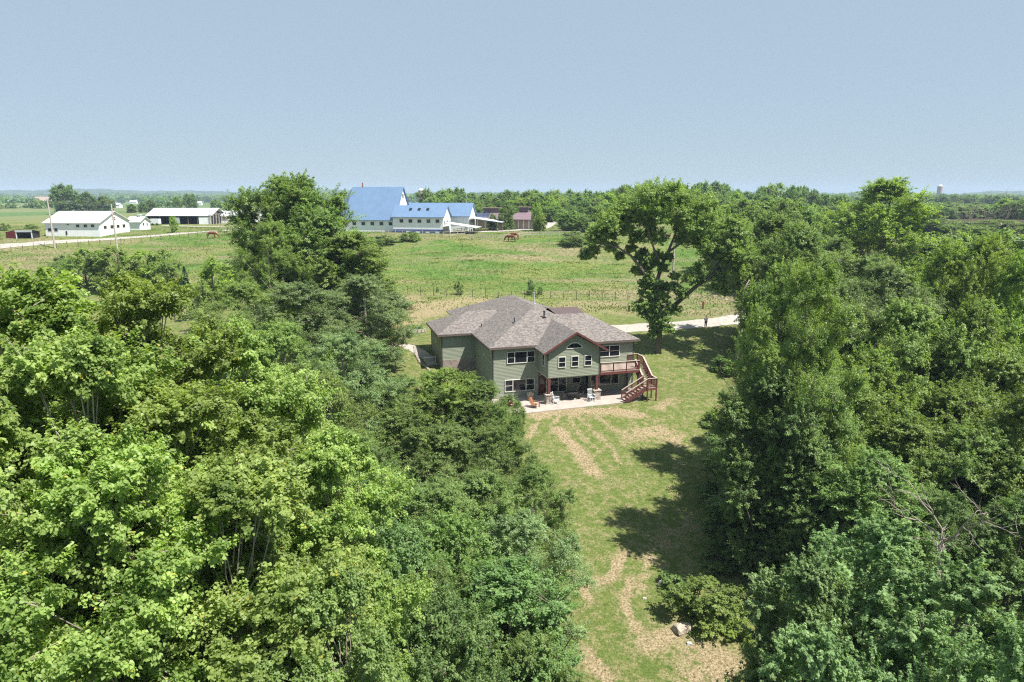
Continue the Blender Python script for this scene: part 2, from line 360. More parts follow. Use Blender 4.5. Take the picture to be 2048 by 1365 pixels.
def ground_mat():
    m, n, l, b = _mk('ground_cover')
    b.inputs['Roughness'].default_value = 1.0; b.inputs['Specular IOR Level'].default_value = 0.1
    tc = n.new('ShaderNodeTexCoord'); P = tc.outputs['Object']
    at = n.new('ShaderNodeVertexColor'); at.layer_name = 'zone'
    sp = n.new('ShaderNodeSeparateColor'); l.new(at.outputs['Color'], sp.inputs[0])
    def noise(sc, det=6, rough=0.6, vec=P, dist=0.0):
        q = n.new('ShaderNodeTexNoise'); q.inputs['Scale'].default_value = sc; q.inputs['Detail'].default_value = det
        q.inputs['Roughness'].default_value = rough; q.inputs['Distortion'].default_value = dist; l.new(vec, q.inputs['Vector']); return q.outputs['Fac']
    def ramp(f, stops):
        r = n.new('ShaderNodeValToRGB'); e = r.color_ramp.elements
        e[0].position, e[0].color = stops[0][0], (*stops[0][1], 1); e[1].position, e[1].color = stops[-1][0], (*stops[-1][1], 1)
        for p, c in stops[1:-1]: q = e.new(p); q.color = (*c, 1)
        l.new(f, r.inputs['Fac']); return r.outputs['Color']
    def mixc(f, a, c):
        q = n.new('ShaderNodeMix'); q.data_type = 'RGBA'; l.new(f, q.inputs['Factor']); l.new(a, q.inputs[6]); l.new(c, q.inputs[7]); return q.outputs[2]
    def math_(op, a, c, clamp=True):
        q = n.new('ShaderNodeMath'); q.operation = op; q.use_clamp = clamp
        for i, x in enumerate((a, c)):
            if isinstance(x, (int, float)): q.inputs[i].default_value = x
            else: l.new(x, q.inputs[i])
        return q.outputs[0]
    fine = noise(7.0, 8, 0.75); fine2 = noise(2.2, 8, 0.7); big = noise(0.22, 5, 0.6); patch = noise(0.06, 5, 0.6, dist=0.6)
    # lawn: mown green with straw showing through
    lawn = ramp(fine, [(0.32, (0.035, 0.06, 0.014)), (0.45, (0.08, 0.12, 0.028)), (0.55, (0.14, 0.17, 0.052)), (0.68, (0.30, 0.27, 0.12))])
    lawn2 = ramp(fine2, [(0.32, (0.05, 0.09, 0.018)), (0.5, (0.105, 0.14, 0.034)), (0.64, (0.20, 0.20, 0.08))])
    lw = mixc(big, lawn, lawn2)
    straw = ramp(fine, [(0.36, (0.09, 0.085, 0.035)), (0.48, (0.24, 0.19, 0.11)), (0.6, (0.40, 0.32, 0.21))])
    sk = noise(1.1, 7, 0.7)
    m1 = math_('MULTIPLY_ADD', big, 1.0); 
    q = n.new('ShaderNodeMapRange'); q.inputs['From Min'].default_value = 0.48; q.inputs['From Max'].default_value = 0.68; q.inputs['To Max'].default_value = 0.55
    l.new(sk, q.inputs['Value'])
    dr = math_('MULTIPLY', sp.outputs[0], 1.0)
    q2 = n.new('ShaderNodeMapRange'); q2.inputs['From Min'].default_value = 0.25; q2.inputs['From Max'].default_value = 0.5
    l.new(math_('ADD', math_('MULTIPLY', dr, 0.47), math_('MULTIPLY', math_('SUBTRACT', sk, 0.34, False), 2.0)), q2.inputs['Value'])
    dry_f = math_('MULTIPLY', q2.outputs[0], math_('ADD', math_('MULTIPLY', dr, 1.2), 0.42))
    lw = mixc(dry_f, lw, straw)
    # pasture: long grass, yellow and lilac weeds, rough
    pa = ramp(noise(1.3, 9, 0.75), [(0.34, (0.045, 0.075, 0.018)), (0.46, (0.105, 0.145, 0.034)), (0.56, (0.17, 0.19, 0.06)), (0.70, (0.29, 0.25, 0.12))])
    pb = ramp(noise(0.9, 9, 0.75), [(0.34, (0.035, 0.075, 0.018)), (0.50, (0.08, 0.145, 0.03)), (0.66, (0.14, 0.20, 0.05))])
    pc = ramp(noise(1.7, 9, 0.7), [(0.36, (0.09, 0.10, 0.04)), (0.52, (0.22, 0.18, 0.105)), (0.64, (0.34, 0.28, 0.185))])
    q3 = n.new('ShaderNodeMapRange'); q3.inputs['From Min'].default_value = 0.44; q3.inputs['From Max'].default_value = 0.56; l.new(patch, q3.inputs['Value'])
    q4 = n.new('ShaderNodeMapRange'); q4.inputs['From Min'].default_value = 0.47; q4.inputs['From Max'].default_value = 0.62; q4.inputs['To Max'].default_value = 0.85
    mp = n.new('ShaderNodeMapping'); mp.inputs['Scale'].default_value = (0.35, 1, 1); mp.inputs['Location'].default_value = (31, 7, 0); l.new(P, mp.inputs['Vector'])
    l.new(noise(0.13, 6, 0.65, mp.outputs[0]), q4.inputs['Value'])
    past = mixc(q4.outputs[0], mixc(q3.outputs[0], pb, pa), pc)
    past = mixc(math_('MULTIPLY', dr, 1.0), past, straw)
    # far fields: broad strips of different crops
    sx = n.new('ShaderNodeSeparateXYZ'); l.new(P, sx.inputs[0])
    vo = n.new('ShaderNodeTexVoronoi'); vo.inputs['Scale'].default_value = 0.0055; vo.distance = 'CHEBYCHEV'; l.new(P, vo.inputs['Vector'])
    sv = n.new('ShaderNodeSeparateColor'); l.new(vo.outputs['Color'], sv.inputs[0])
    ff = ramp(sv.outputs[0], [(0.0, (0.06, 0.125, 0.04)), (0.25, (0.14, 0.17, 0.065)), (0.45, (0.075, 0.15, 0.055)), (0.65, (0.20, 0.19, 0.10)), (0.82, (0.07, 0.13, 0.045)), (1.0, (0.22, 0.20, 0.12))])
    q5 = n.new('ShaderNodeMapRange'); q5.inputs['From Min'].default_value = 230; q5.inputs['From Max'].default_value = 300; l.new(sx.outputs[1], q5.inputs['Value'])
    fv = noise(0.25, 6, 0.7)
    ff2 = mixc(math_('MULTIPLY', fv, 0.6), ff, ramp(noise(0.5, 6, 0.7), [(0.35, (0.05, 0.12, 0.04)), (0.65, (0.17, 0.22, 0.08))]))
    past = mixc(q5.outputs[0], past, ff2)
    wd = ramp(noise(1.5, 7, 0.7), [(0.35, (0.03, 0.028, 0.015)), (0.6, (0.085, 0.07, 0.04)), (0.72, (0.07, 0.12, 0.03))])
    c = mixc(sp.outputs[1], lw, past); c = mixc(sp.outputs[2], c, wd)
    l.new(c, b.inputs['Base Color'])
    bp = n.new('ShaderNodeBump'); bp.inputs['Strength'].default_value = 0.9; bp.inputs['Distance'].default_value = 0.12
    l.new(noise(5.0, 8, 0.75), bp.inputs['Height']); l.new(bp.outputs['Normal'], b.inputs['Normal'])
    return m
M['ground'] = ground_mat()
me = np_mesh('ground', V, Q, [M['ground']])
ca = me.color_attributes.new('zone', 'FLOAT_COLOR', 'POINT'); ca.data.foreach_set('color', col.astype(np.float32).ravel())
me.polygons.foreach_set('use_smooth', [True]*len(me.polygons))
g = bpy.data.objects.new('ground', me); COL.objects.link(g); tag(g, kind='structure')

def ribbon(name, pts, width, m, dz, kind='structure', wfun=None):
    """road sheet draped over the terrain"""
    P = [Vector((p[0], p[1])) for p in pts]; R = []
    for a, b in zip(P[:-1], P[1:]):
        k = max(1, int((b-a).length/1.0))
        R += [a.lerp(b, i/k) for i in range(k)]
    R.append(P[-1])
    for _ in range(12): R = [R[0]] + [(R[i-1]+R[i]*2+R[i+1])/4 for i in range(1, len(R)-1)] + [R[-1]]
    rr = random.Random(len(R)); nC = 7; Vs = []; F = []
    for i, p in enumerate(R):
        d = (R[min(i+1, len(R)-1)]-R[max(i-1, 0)]).normalized(); nn = Vector((-d.y, d.x))
        w2 = width/2*(1+0.08*math.sin(i*0.9)+0.06*rr.uniform(-1, 1))
        for j in range(nC):
            t = (j/(nC-1)*2-1); q = p + nn*w2*t
            Vs.append((q.x, q.y, tz(q.x, q.y)+dz - (0.06 if abs(t) == 1 else 0)))
    for i in range(len(R)-1):
        for j in range(nC-1): a = i*nC+j; F.append((a, a+1, a+1+nC, a+nC))
    me = bpy.data.meshes.new(name); me.from_pydata(Vs, [], F); me.materials.append(m)
    o = bpy.data.objects.new(name, me); COL.objects.link(o); return tag(o, kind=kind)
ribbon('driveway', ground_pts([(1085, 668), (1200, 661), (1260, 656), (1320, 654), (1400, 648), (1480, 641), (1560, 634), (1640, 622)]), 4.2, M['gravel'], 0.05)
ribbon('road', ground_pts([(-260, 512), (-60, 498), (40, 491), (180, 481), (300, 473), (400, 465), (470, 460), (530, 458), (600, 458), (700, 466)]), 3.6, M['gravel'], 0.10)
ribbon('farm_lane', ground_pts([(330, 452), (400, 454), (450, 455), (505, 457)]), 3.0, M['gravel'], 0.13)
ribbon('farm_yard', ground_pts([(920, 466), (1000, 463), (1080, 458), (1100, 446), (1090, 438)]), 5.0, M['gravel'], 0.13)
ribbon('farm_yard', ground_pts([(1070, 434), (1120, 442), (1180, 441), (1240, 440)]), 6.0, M['gravel'], 0.15)
ribbon('parking_pad', ground_pts([(-40, 712), (50, 702), (110, 704)]), 4.0, M['gravel'], 0.06)
ribbon('footpath', [hxy(-11.5, 20.5), hxy(-10.2, 19.5), hxy(-9.2, 16.5), hxy(-8.9, 13)], 1.5, M['conc'], 0.06)
# patio slab
pm = MB()
pc_ = [(-3.2, -2.3), (9.7, -1.6), (11.3, -0.2), (11.3, 3.2), (-4.6, 3.2), (-5.0, -1.2)]
top = [(*hxy(*p), 0.06) for p in pc_]; bot = [(*hxy(*p), -0.25) for p in pc_]
pm.face(top)
for k in range(6): pm.face([bot[k], bot[(k+1) % 6], top[(k+1) % 6], top[k]])
tag(pm.build('patio', M['conc']), kind='structure')

# ------------------------------------------------------------------ the house (local frame: x along the front, y into the house, z up)
house = empty('house', (HO[0], HO[1], 0), HA, 'two storey sage green house with brown hipped shingle roof and white framed windows', 'house')
def siding(name, a, b, z0, z1, parent, course=0.15, m=None, top=None):
    """lap siding between plan points a and b; outward side is to the right of a->b. top(t) gives a sloped top edge"""
    mb = MB(); a = Vector(a); b = Vector(b); d = (b-a); L = d.length; d.normalize(); n = Vector((d.y, -d.x))
    z = z0
    while z < z1-1e-3:
        zt = min(z+course, z1)
        def pt(s, zz, off): q = a + d*s + n*off; return (q.x, q.y, zz)
        s0, s1, t0, t1 = 0, L, 0, L
        if top:
            s0, s1 = top(z); t0, t1 = top(zt)
        mb.face([pt(s0, z, 0.028), pt(s1, z, 0.028), pt(t1, zt, 0.008), pt(t0, zt, 0.008)])
        mb.face([pt(s0, z, 0.0), pt(s1, z, 0.0), pt(s1, z, 0.028), pt(s0, z, 0.028)])
        z = zt
    return mb.build(name, m or M['siding'], parent)
EZ = 5.55
# wall prisms behind the siding are not needed: walls meet at the corners and are closed by corner boards
walls = [ # a, b, z0, z1
    ((-4.45, 3.1), (0.45, 3.1), -0.3, EZ), ((0.45, 3.1), (0.45, 0.0), 2.8, EZ),
    ((6.1, 0.0), (6.1, 2.9), 2.8, EZ), ((6.1, 2.9), (11.3, 2.9), -0.3, EZ),
    ((-4.45, 11.2), (-4.45, 3.1), -0.3, EZ), ((-8.3, 11.2), (-4.45, 11.2), 2.6, EZ),
    ((-8.3, 18.2), (-8.3, 11.2), 2.6, EZ), ((-4.45, 18.2), (-8.3, 18.2), 1.0, EZ), ((-4.45, 25.5), (-4.45, 18.2), 1.0, EZ),
    ((11.3, 2.9), (11.3, 13.5), -0.3, EZ), ((11.3, 13.5), (9.0, 13.5), 1.0, EZ), ((9.0, 13.5), (9.0, 25.5), 1.0, EZ), ((9.0, 25.5), (-4.45, 25.5), 1.0, EZ),
    ((0.45, 3.6), (6.1, 3.6), -0.3, 2.8)]
for a, b, z0, z1 in walls: siding('wall', a, b, z0, z1, house)
# brick foundation below the left wing
fm = MB(); fm.lbox(-8.36, -4.4, 11.14, 11.3, -0.5, 2.6); fm.lbox(-8.36, -8.2, 11.3, 18.2, -0.5, 2.6); fm.build('foundation', M['brick'], house)
# bay front with its gable
GA_Z = 7.45; GW0, GW1 = 0.45-0.45, 6.1
def gable_top(z):
    if z <= EZ: return 0.0, 5.65
    t = (z-EZ)/(GA_Z-0.25-EZ+0.0); h = 5.65/2; return h*t, 5.65-h*t
siding('wall', (0.45, 0.0), (6.1, 0.0), 2.8, GA_Z-0.27, house, top=gable_top)
# floor of the bay, soffit over the patio
sf = MB(); sf.lbox(0.46, 6.09, 0.02, 3.6, 2.70, 2.80); sf.build('soffit', M['trim'], house)
# corner boards
M['cornerb'] = mat('dark_green_trim', (0.07, 0.085, 0.07), 0.6); M['fascia'] = mat('brown_fascia', (0.13, 0.10, 0.085), 0.6); M['soffit'] = mat('tan_soffit', (0.30, 0.26, 0.22), 0.7)
for (u, v, z0) in [(-4.45, 3.1, -.3), (0.45, 0.0, 2.8), (6.1, 0.0, 2.8), (11.3, 2.9, -.3), (-8.3, 11.2, -.3), (-8.3, 18.2, 1)]:
    cb = MB(); cb.lbox(u-0.06, u+0.06, v-0.06, v+0.06, z0, EZ); cb.build('corner_board', M['cornerb'], house)
# roof planes: slabs with thickness
rf = MB()
def slab(pts, th=0.16):
    n = (Vector(pts[1])-Vector(pts[0])).cross(Vector(pts[2])-Vector(pts[0])).normalized()
    if n.z < 0: n = -n; pts = pts[::-1]
    lo_ = [tuple(Vector(p)-n*th) for p in pts]
    rf.face(pts); rf.face(lo_[::-1])
    for k in range(len(pts)): q = (k+1) % len(pts); rf.face([lo_[k], lo_[q], pts[q], pts[k]])
ZE, RZ = 5.62, 8.52
A0 = (-4.95, 2.65, ZE); A1 = (9.35, 2.66, ZE); R0 = (2.2, 9.9, RZ); R1 = (2.2, 19.3, RZ); A2 = (9.35, 26.3, ZE); A3 = (-4.95, 26.3, ZE)
slab([A0, A1, R0]); slab([A1, A2, R1, R0]); slab([A2, A3, R1]); slab([A3, A0, R0, R1])
# right wing hip
B0 = (3.0, 2.42, ZE+0.006); B1 = (11.85, 2.42, ZE+0.006); B2 = (11.85, 14.0, ZE+0.006); B3 = (3.0, 14.0, ZE+0.006)
S0 = (3.0, 8.2, 7.78); S1 = (7.7, 8.2, 7.78)
slab([B0, B1, S1, S0]); slab([B1, B2, S1]); slab([B2, B3, S0, S1])
# left wing hip
C0 = (-8.85, 10.65, ZE+0.01); C1 = (-1.0, 10.65, ZE+0.01); C2 = (-1.0, 18.8, ZE+0.01); C3 = (-8.85, 18.8, ZE+0.01)
T0 = (-4.6, 14.9, 7.45); T1 = (-1.0, 14.9, 7.45)
slab([C0, C1, T1, T0]); slab([C3, C0, T0]); slab([C2, C3, T0, T1])
# bay gable roof
gx0, gx1, gxm = -0.12, 6.78, 3.33
e0 = (gx0, -0.55, 5.42); e1 = (gx1, -0.55, 5.42); ap = (gxm, -0.55, GA_Z); bk = (gxm, 8.6, GA_Z)
slab([e0, ap, bk, (gx0, 4.2, 5.42)]); slab([ap, e1, (gx1, 4.2, 5.42), bk])
rf.build('roof', M['shingle'], house)
# garage roof showing behind the right wing
gr = MB(); gr.face([(4.4, 11.5, 7.95), (8.0, 11.5, 7.95), (9.9, 17.8, 5.7), (4.4, 17.8, 5.7)]); gr.face([(4.4, 11.5, 7.95), (4.4, 8.2, 7.6), (7.8, 8.2, 7.6), (8.0, 11.5, 7.95)])
gr.build('garage_roof', mat('dark_shingle', (0.10, 0.075, 0.075), 0.9, 0.3, 8), house)
# fascia boards along every eave
fa = MB()
for p, q in [((-4.95, 2.63), (0.0, 2.63)), ((-4.97, 2.65), (-4.97, 10.65)), ((-8.85, 10.63), (-4.95, 10.63)), ((-8.87, 10.6), (-8.87, 18.8)), ((6.7, 2.4), (11.85, 2.4)), ((11.87, 2.42), (11.87, 14.0))]:
    fa = MB(); fa.bar((*p, ZE-0.12), (*q, ZE-0.12), 0.04, 0.17); fa.build('fascia', M['fascia'], house)
# soffits under the eaves
for q in ((-4.95, 0.45, 2.65, 3.1), (-4.95, -4.45, 3.1, 11.0), (-8.85, -4.96, 10.65, 11.2), (-8.85, -8.3, 11.2, 18.8), (6.1, 11.85, 2.42, 2.9), (11.3, 11.85, 2.9, 14)):
    so = MB(); so.lbox(*q, EZ-0.06, EZ-0.03); so.build('eave_soffit', M['soffit'], house)
# red rake boards on the gable
rk = MB(); rk.bar((gx0, -0.57, 5.36), (gxm, -0.57, GA_Z-0.06), 0.05, 0.2); rk.bar((gx1, -0.572, 5.36), (gxm, -0.572, GA_Z-0.06), 0.05, 0.2)
rk.build('rake_board', M['redtrim'], house)
# roof vents
for (u, v, z, h, r, m) in [(-3.6, 11.6, 5.95, 0.45, 0.05, 'blackm'), (-0.9, 7.4, 7.2, 0.5, 0.06, 'blackm'), (2.6, 7.6, 7.6, 0.65, 0.09, 'blackm'), (-0.4, 12.2, 7.35, 0.45, 0.045, 'greytin'), (4.6, 17.5, 7.5, 1.4, 0.08, 'greytin')]:
    t = MB(); t.tube([(u, v, z-0.1), (u, v, z+h)], [r, r], 8); t.tube([(u, v, z+h), (u, v, z+h+0.07)], [r*1.5, r*1.5], 8); t.box((u, v, z+0.02), (0.45, 0.45, 0.05)); t.build('vent_pipe', M[m], house)

def window(parent, o, d, wd, ht, sashes, name='window', sill=True):
    """framed window on a wall: o = lower left corner (plan x, y, z) on the wall face, d = unit wall direction"""
    d = Vector(d); n = Vector((d.y, -d.x)); fr = MB(); t = 0.06
    def q(s, z, off): p = Vector(o[:2]) + d*s + n*off; return (p.x, p.y, o[2]+z)
    def blk(s0, s1, z0, z1, off0, off1, mb):
        pts = [q(s0, z0, off0), q(s1, z0, off0), q(s1, z1, off0), q(s0, z1, off0), q(s0, z0, off1), q(s1, z0, off1), q(s1, z1, off1), q(s0, z1, off1)]
        i = len(mb.v); mb.v += pts
        for f in ((0,1,2,3), (7,6,5,4), (0,4,5,1), (1,5,6,2), (2,6,7,3), (3,7,4,0)): mb.f.append(tuple(i+k for k in f)); mb.m.append(0)
    blk(0, wd, ht-t, ht, 0.0, 0.075, fr); blk(0, wd, 0, t, 0.0, 0.085, fr)
    blk(0, t, t, ht-t, 0.0, 0.075, fr); blk(wd-t, wd, t, ht-t, 0.0, 0.075, fr)
    x = 0; bounds = []
    for k, (f, rail) in enumerate(sashes):
        x1 = x + f*wd; bounds.append((x, x1, rail))
        if k < len(sashes)-1: blk(x1-0.035, x1+0.035, t, ht-t, 0.0, 0.072, fr)
        x = x1
    for (x0, x1, rail) in bounds:
        if rail: blk(x0+0.05, x1-0.05, ht*rail-0.02, ht*rail+0.02, 0.0, 0.064, fr)
    f = fr.build(name, M['trim'], parent)
    pn = MB(); blk(t*0.6, wd-t*0.6, t*0.6, ht-t*0.6, 0.0, 0.045, pn); pn.build('pane', M['glass'], f)
    return f
XD = (1, 0)
three = [(0.27, 0.5), (0.44, None), (0.29, 0.5)]
window(house, (-2.95, 3.1-0.02, 3.75), XD, 3.05, 1.25, three)
window(house, (-3.2, 3.1-0.02, 0.72), XD, 3.25, 1.3, three)
for s in (1.12, 2.52, 3.95): window(house, (0.45+s, -0.02, 3.78), XD, 0.80, 1.12, [(1, 0.48)])
window(house, (6.02+0.08, 2.9-0.02, 3.82), XD, 3.55, 1.25, [(0.22, 0.5), (0.44, 0.5), (0.34, 0.5)])
window(house, (6.35, 2.9-0.02, 0.72), XD, 3.3, 1.3, [(0.3, None), (0.42, None), (0.28, None)])
window(house, (0.45-0.0, 1.6, 3.75), (0, -1), 0.75, 1.25, [(1, 0.5)])                       # on the bay's left cheek
window(house, (-4.45+0.02, 7.2, 3.9), (0, -1), 0.55, 1.2, [(1, None)]); window(house, (-4.45+0.02, 4.5, 3.8), (0, -1), 0.7, 1.3, [(1, None)])
window(house, (-8.3+0.02, 15.2, 3.9), (0, -1), 0.6, 1.2, [(1, None)])
# trapezoid window in the gable
tm = MB()
def trap(mb, x0, x1, z0, zs, zt, y0, y1):
    xm = (x0+x1)/2; pr = [(x0, z0), (x1, z0), (x1, zs), (xm+0.25*(x1-x0)*0+0.28, zt), (xm-0.28, zt), (x0, zs)]
    a = [(x, y0, z) for x, z in pr]; c = [(x, y1, z) for x, z in pr]
    mb.face(a)
    for k in range(6): mb.face([a[k], c[k], c[(k+1) % 6], a[(k+1) % 6]])
trap(tm, 2.42, 4.14, 5.68, 5.92, 6.3, -0.075, 0.02); f = tm.build('gable_window', M['trim'], house)
tm = MB(); trap(tm, 2.52, 4.04, 5.76, 5.90, 6.21, -0.082, 0.0); tm.build('pane', M['glass'], f)
# patio level: sliding door, door, window below the bay
window(house, (1.95, 3.58, 0.12), XD, 1.9, 2.1, [(0.5, None), (0.5, None)], 'sliding_door')
window(house, (4.45, 3.58, 0.95), XD, 1.05, 1.25, [(1, 0.5)])
dm = MB(); dm.lbox(0.62, 1.52, 3.50, 3.58, 0.06, 2.15); dr_ = dm.build('door', mat('dark_red_door', (0.12, 0.03, 0.028), 0.4), house)
t = MB(); t.lbox(0.55, 0.62, 3.48, 3.6, 0.06, 2.22); t.lbox(1.52, 1.59, 3.48, 3.6, 0.06, 2.22); t.lbox(0.62, 1.52, 3.48, 3.6, 2.15, 2.22); t.build('door_frame', M['trim'], dr_)
t = MB(); t.lbox(0.78, 1.36, 3.485, 3.51, 1.15, 1.95); t.build('pane', M['glass'], dr_)
# posts on stone piers under the bay
for u, v in ((0.62, 0.1), (5.9, 0.15)):
    c_ = MB(); c_.lbox(u-0.13, u+0.13, v-0.13, v+0.13, 1.0, 2.72); p_ = c_.build('column', M['redtrim'], house)
    s_ = MB(); rr = random.Random(int(u*10)); z = 0.05
    while z < 0.98:
        h = rr.uniform(0.1, 0.17); k = rr.uniform(-0.02, 0.02)
        for i2 in range(2):
            for j2 in range(2):
                q = rr.uniform(0.25, 0.31); s_.box((u-0.17+i2*0.34+rr.uniform(-.01, .01), v-0.17+j2*0.34+rr.uniform(-.01, .01), z+h/2), (0.34+k, 0.34+q*0.1, h-0.006))
        z += h
    s_.build('stone_pier', mat('stacked_stone', (0.34, 0.29, 0.25), 0.9, 0.6, 4, 0.5), p_)
    k_ = MB(); k_.lbox(u-0.42, u+0.42, v-0.42, v+0.42, z, z+0.07); k_.build('cap', M['conc'], p_)
# gutter downpipe
t = MB(); t.lbox(-4.56, -4.5, 2.98, 3.04, 0.1, 5.5); t.build('downpipe', M['blackm'], house)

# ------------------------------------------------------------------ deck with stairs
deck = empty('deck', (HO[0], HO[1], 0), HA, 'dark red raised wooden deck with railing and stairs on the right end of the house', 'deck')
DX0, DX1, DY0, DY1, DZ = 6.2, 10.75, 0.0, 2.85, 2.95
t = MB()
k = DX0
y = DY0+0.07
while y < DY1: t.lbox(DX0, DX1, y-0.066, y+0.066, DZ-0.04, DZ); y += 0.142
t.build('deck_floor', M['deckwood'], deck)
t = MB(); t.lbox(DX0, DX1, DY0-0.05, DY0-0.003, DZ-0.30, DZ-0.03); t.lbox(DX1, DX1+0.045, DY0-0.05, DY1, DZ-0.30, DZ-0.03); t.lbox(DX0, DX1, DY0+0.35, DY0+0.44, DZ-0.32, DZ-0.05)
for i in range(10): t.lbox(DX0+0.3+i*0.45, DX0+0.34+i*0.45, DY0, DY1, DZ-0.25, DZ-0.045)
t.build('rim_joist', M['redtrim'], deck)
for (u, v) in ((10.6, 0.1), (10.6, 2.7)):
    t = MB(); t.lbox(u-0.08, u+0.08, v-0.08, v+0.08, -0.1, DZ+1.05 if v < 1 else DZ); t.build('deck_post', M['redtrim'], deck)
def railing(p, q, zp, zq, parent, posts=True):
    p = Vector((*p, zp)); q = Vector((*q, zq)); d = q-p; L = d.length; r_ = MB()
    up = Vector((0, 0, 1))
    for i in range(int(L/0.125)+1):
        s = p + d*((i*0.125)/L); r_.bar(s+up*0.10, s+up*0.93, 0.035)
    r_.bar(p+up*0.10, q+up*0.10, 0.04, 0.08); r_.bar(p+up*0.92, q+up*0.92, 0.04, 0.08)
    o = r_.build('railing', M['redtrim'], parent)
    c_ = MB(); c_.bar(p+up*0.985, q+up*0.985, 0.15, 0.04); c_.build('handrail', M['deckwood'], o)
    for i in range(int(L/1.9)+2):
        s = p + d*min(1, i/(max(1, int(L/1.9)+1))); ps = MB(); ps.bar(s, s+up*0.965, 0.09); ps.build('newel', M['redtrim'], o)
    return o
railing((DX0+0.05, DY0+0.03), (DX1-0.1, DY0+0.03), DZ, DZ, deck)
railing((DX1-0.1, DY1), (11.78, DY1), DZ, DZ, deck)
railing((DX0+0.05, DY0+0.03), (DX0+0.05, 0.7), DZ, DZ, deck)
# upper flight comes toward the viewer, landing, lower flight to the left
LX0, LX1, LY0, LY1, LZ = 10.72, 11.78, -1.85, -0.75, 1.42
st = MB()
n_ = 8
for i in range(n_):
    z = DZ - (DZ-LZ)*(i+1)/(n_+1); y = 1.35 - (1.35-LY1)*(i)/(n_)
    st.lbox(LX0+0.03, LX1-0.03, y-0.28, y, z-0.04, z)
st.build('upper_tread', M['deckwood'], deck)
t = MB(); t.lbox(DX1, LX1, 1.3, DY1, DZ-0.04, DZ); t.build('landing', M['deckwood'], deck); t = MB(); t.lbox(LX0, LX1, LY0, LY1, LZ-0.04, LZ); t.build('landing', M['deckwood'], deck)
t = MB()
for x in (LX0, LX1):
    t.bar((x, 1.4, DZ-0.14), (x, LY1, LZ-0.12), 0.05, 0.28)
t.lbox(LX0-0.03, LX1+0.03, LY0-0.04, LY0, LZ-0.25, LZ-0.045); t.lbox(LX1, LX1+0.04, LY0, LY1, LZ-0.25, LZ-0.045); t.lbox(LX0-0.03, LX0, LY0, LY1, LZ-0.25, LZ-0.045)
FX0 = 8.35
for y in (LY0+0.05, LY1): t.bar((LX0, y, LZ-0.12), (FX0, y, 0.1), 0.05, 0.28)
t.build('stringer', M['redtrim'], deck)
st = MB()
for i in range(7):
    z = LZ - LZ*(i+1)/8+0.02; x = LX0 - (LX0-FX0)*(i+0.3)/7.4
    st.lbox(x-0.28, x+0.02, LY0+0.08, LY1-0.03, z-0.04, z)
st.build('lower_tread', M['deckwood'], deck)
for (u, v) in ((LX0+0.03, LY0+0.03), (LX1-0.02, LY0+0.03), (LX1-0.02, LY1), (LX0+0.03, LY1)):
    x, yv = hxy(u, v); t = MB(); t.lbox(u-0.06, u+0.06, v-0.06, v+0.06, tz(x, yv)-0.2, LZ+0.95); t.build('deck_post', M['redtrim'], deck)
railing((LX1, 1.4), (LX1, LY1), DZ-0.02, LZ, deck); railing((LX1, DY1), (LX1, 1.4), DZ, DZ, deck)
railing((LX0, 1.1), (LX0, LY1+0.1), DZ-0.15, LZ+0.05, deck)
railing((LX0, LY0+0.03), (LX1, LY0+0.03), LZ, LZ, deck); railing((LX1, LY0), (LX1, LY1), LZ, LZ, deck)
railing((LX0-0.05, LY0+0.03), (FX0, LY0+0.03), LZ-0.05, 0.1, deck); railing((LX0-0.05, LY1), (FX0, LY1), LZ-0.05, 0.1, deck)

# ------------------------------------------------------------------ patio furniture
def place_h(root, u, v, z, rz=0.0):
    x, y = hxy(u, v); root.location = (x, y, z); root.rotation_euler = (0, 0, HA+rz)
def rocking_chair(label):
    r = empty('rocking_chair', label=label, cat='chair', group='white rocking chairs on the patio')
    t = MB()
    for k in range(6): t.box((0, -0.22+k*0.085, 0.43-k*0.008), (0.52, 0.07, 0.02))
    t.build('seat', M['white'], r)
    t = MB()
    for k in range(6): t.bar((-0.22+k*0.088, 0.24, 0.42), (-0.22+k*0.088, 0.46, 1.15), 0.05, 0.02)
    t.bar((-0.27, 0.46, 1.16), (0.27, 0.46, 1.16), 0.05, 0.09); t.bar((-0.26, 0.3, 0.6), (0.26, 0.3, 0.6), 0.03, 0.06)
    t.build('backrest', M['white'], r)
    for s in (-0.29, 0.29):
        t = MB(); t.bar((s, -0.25, 0.68), (s, 0.36, 0.70), 0.08, 0.03); t.build('armrest', M['white'], r)
        t = MB(); t.tube([(s, -0.42, 0.10), (s, -0.15, 0.03), (s, 0.15, 0.02), (s, 0.48, 0.09), (s, 0.62, 0.16)], [0.03]*5, 5); t.build('rocker', M['white'], r)
        for yy in (-0.24, 0.26):
            t = MB(); t.bar((s, yy, 0.04), (s, yy+0.02, 0.68), 0.045); t.build('leg', M['white'], r)
    return r
c1 = rocking_chair('white slatted rocking chair in front of the right stone pier'); place_h(c1, 5.15, -0.35, 0.06, 0.1)
c2 = copy_tree(c1); c2['label'] = 'white slatted rocking chair turned sideways beside the left stone pier'; place_h(c2, 1.35, -0.25, 0.06, 1.1)
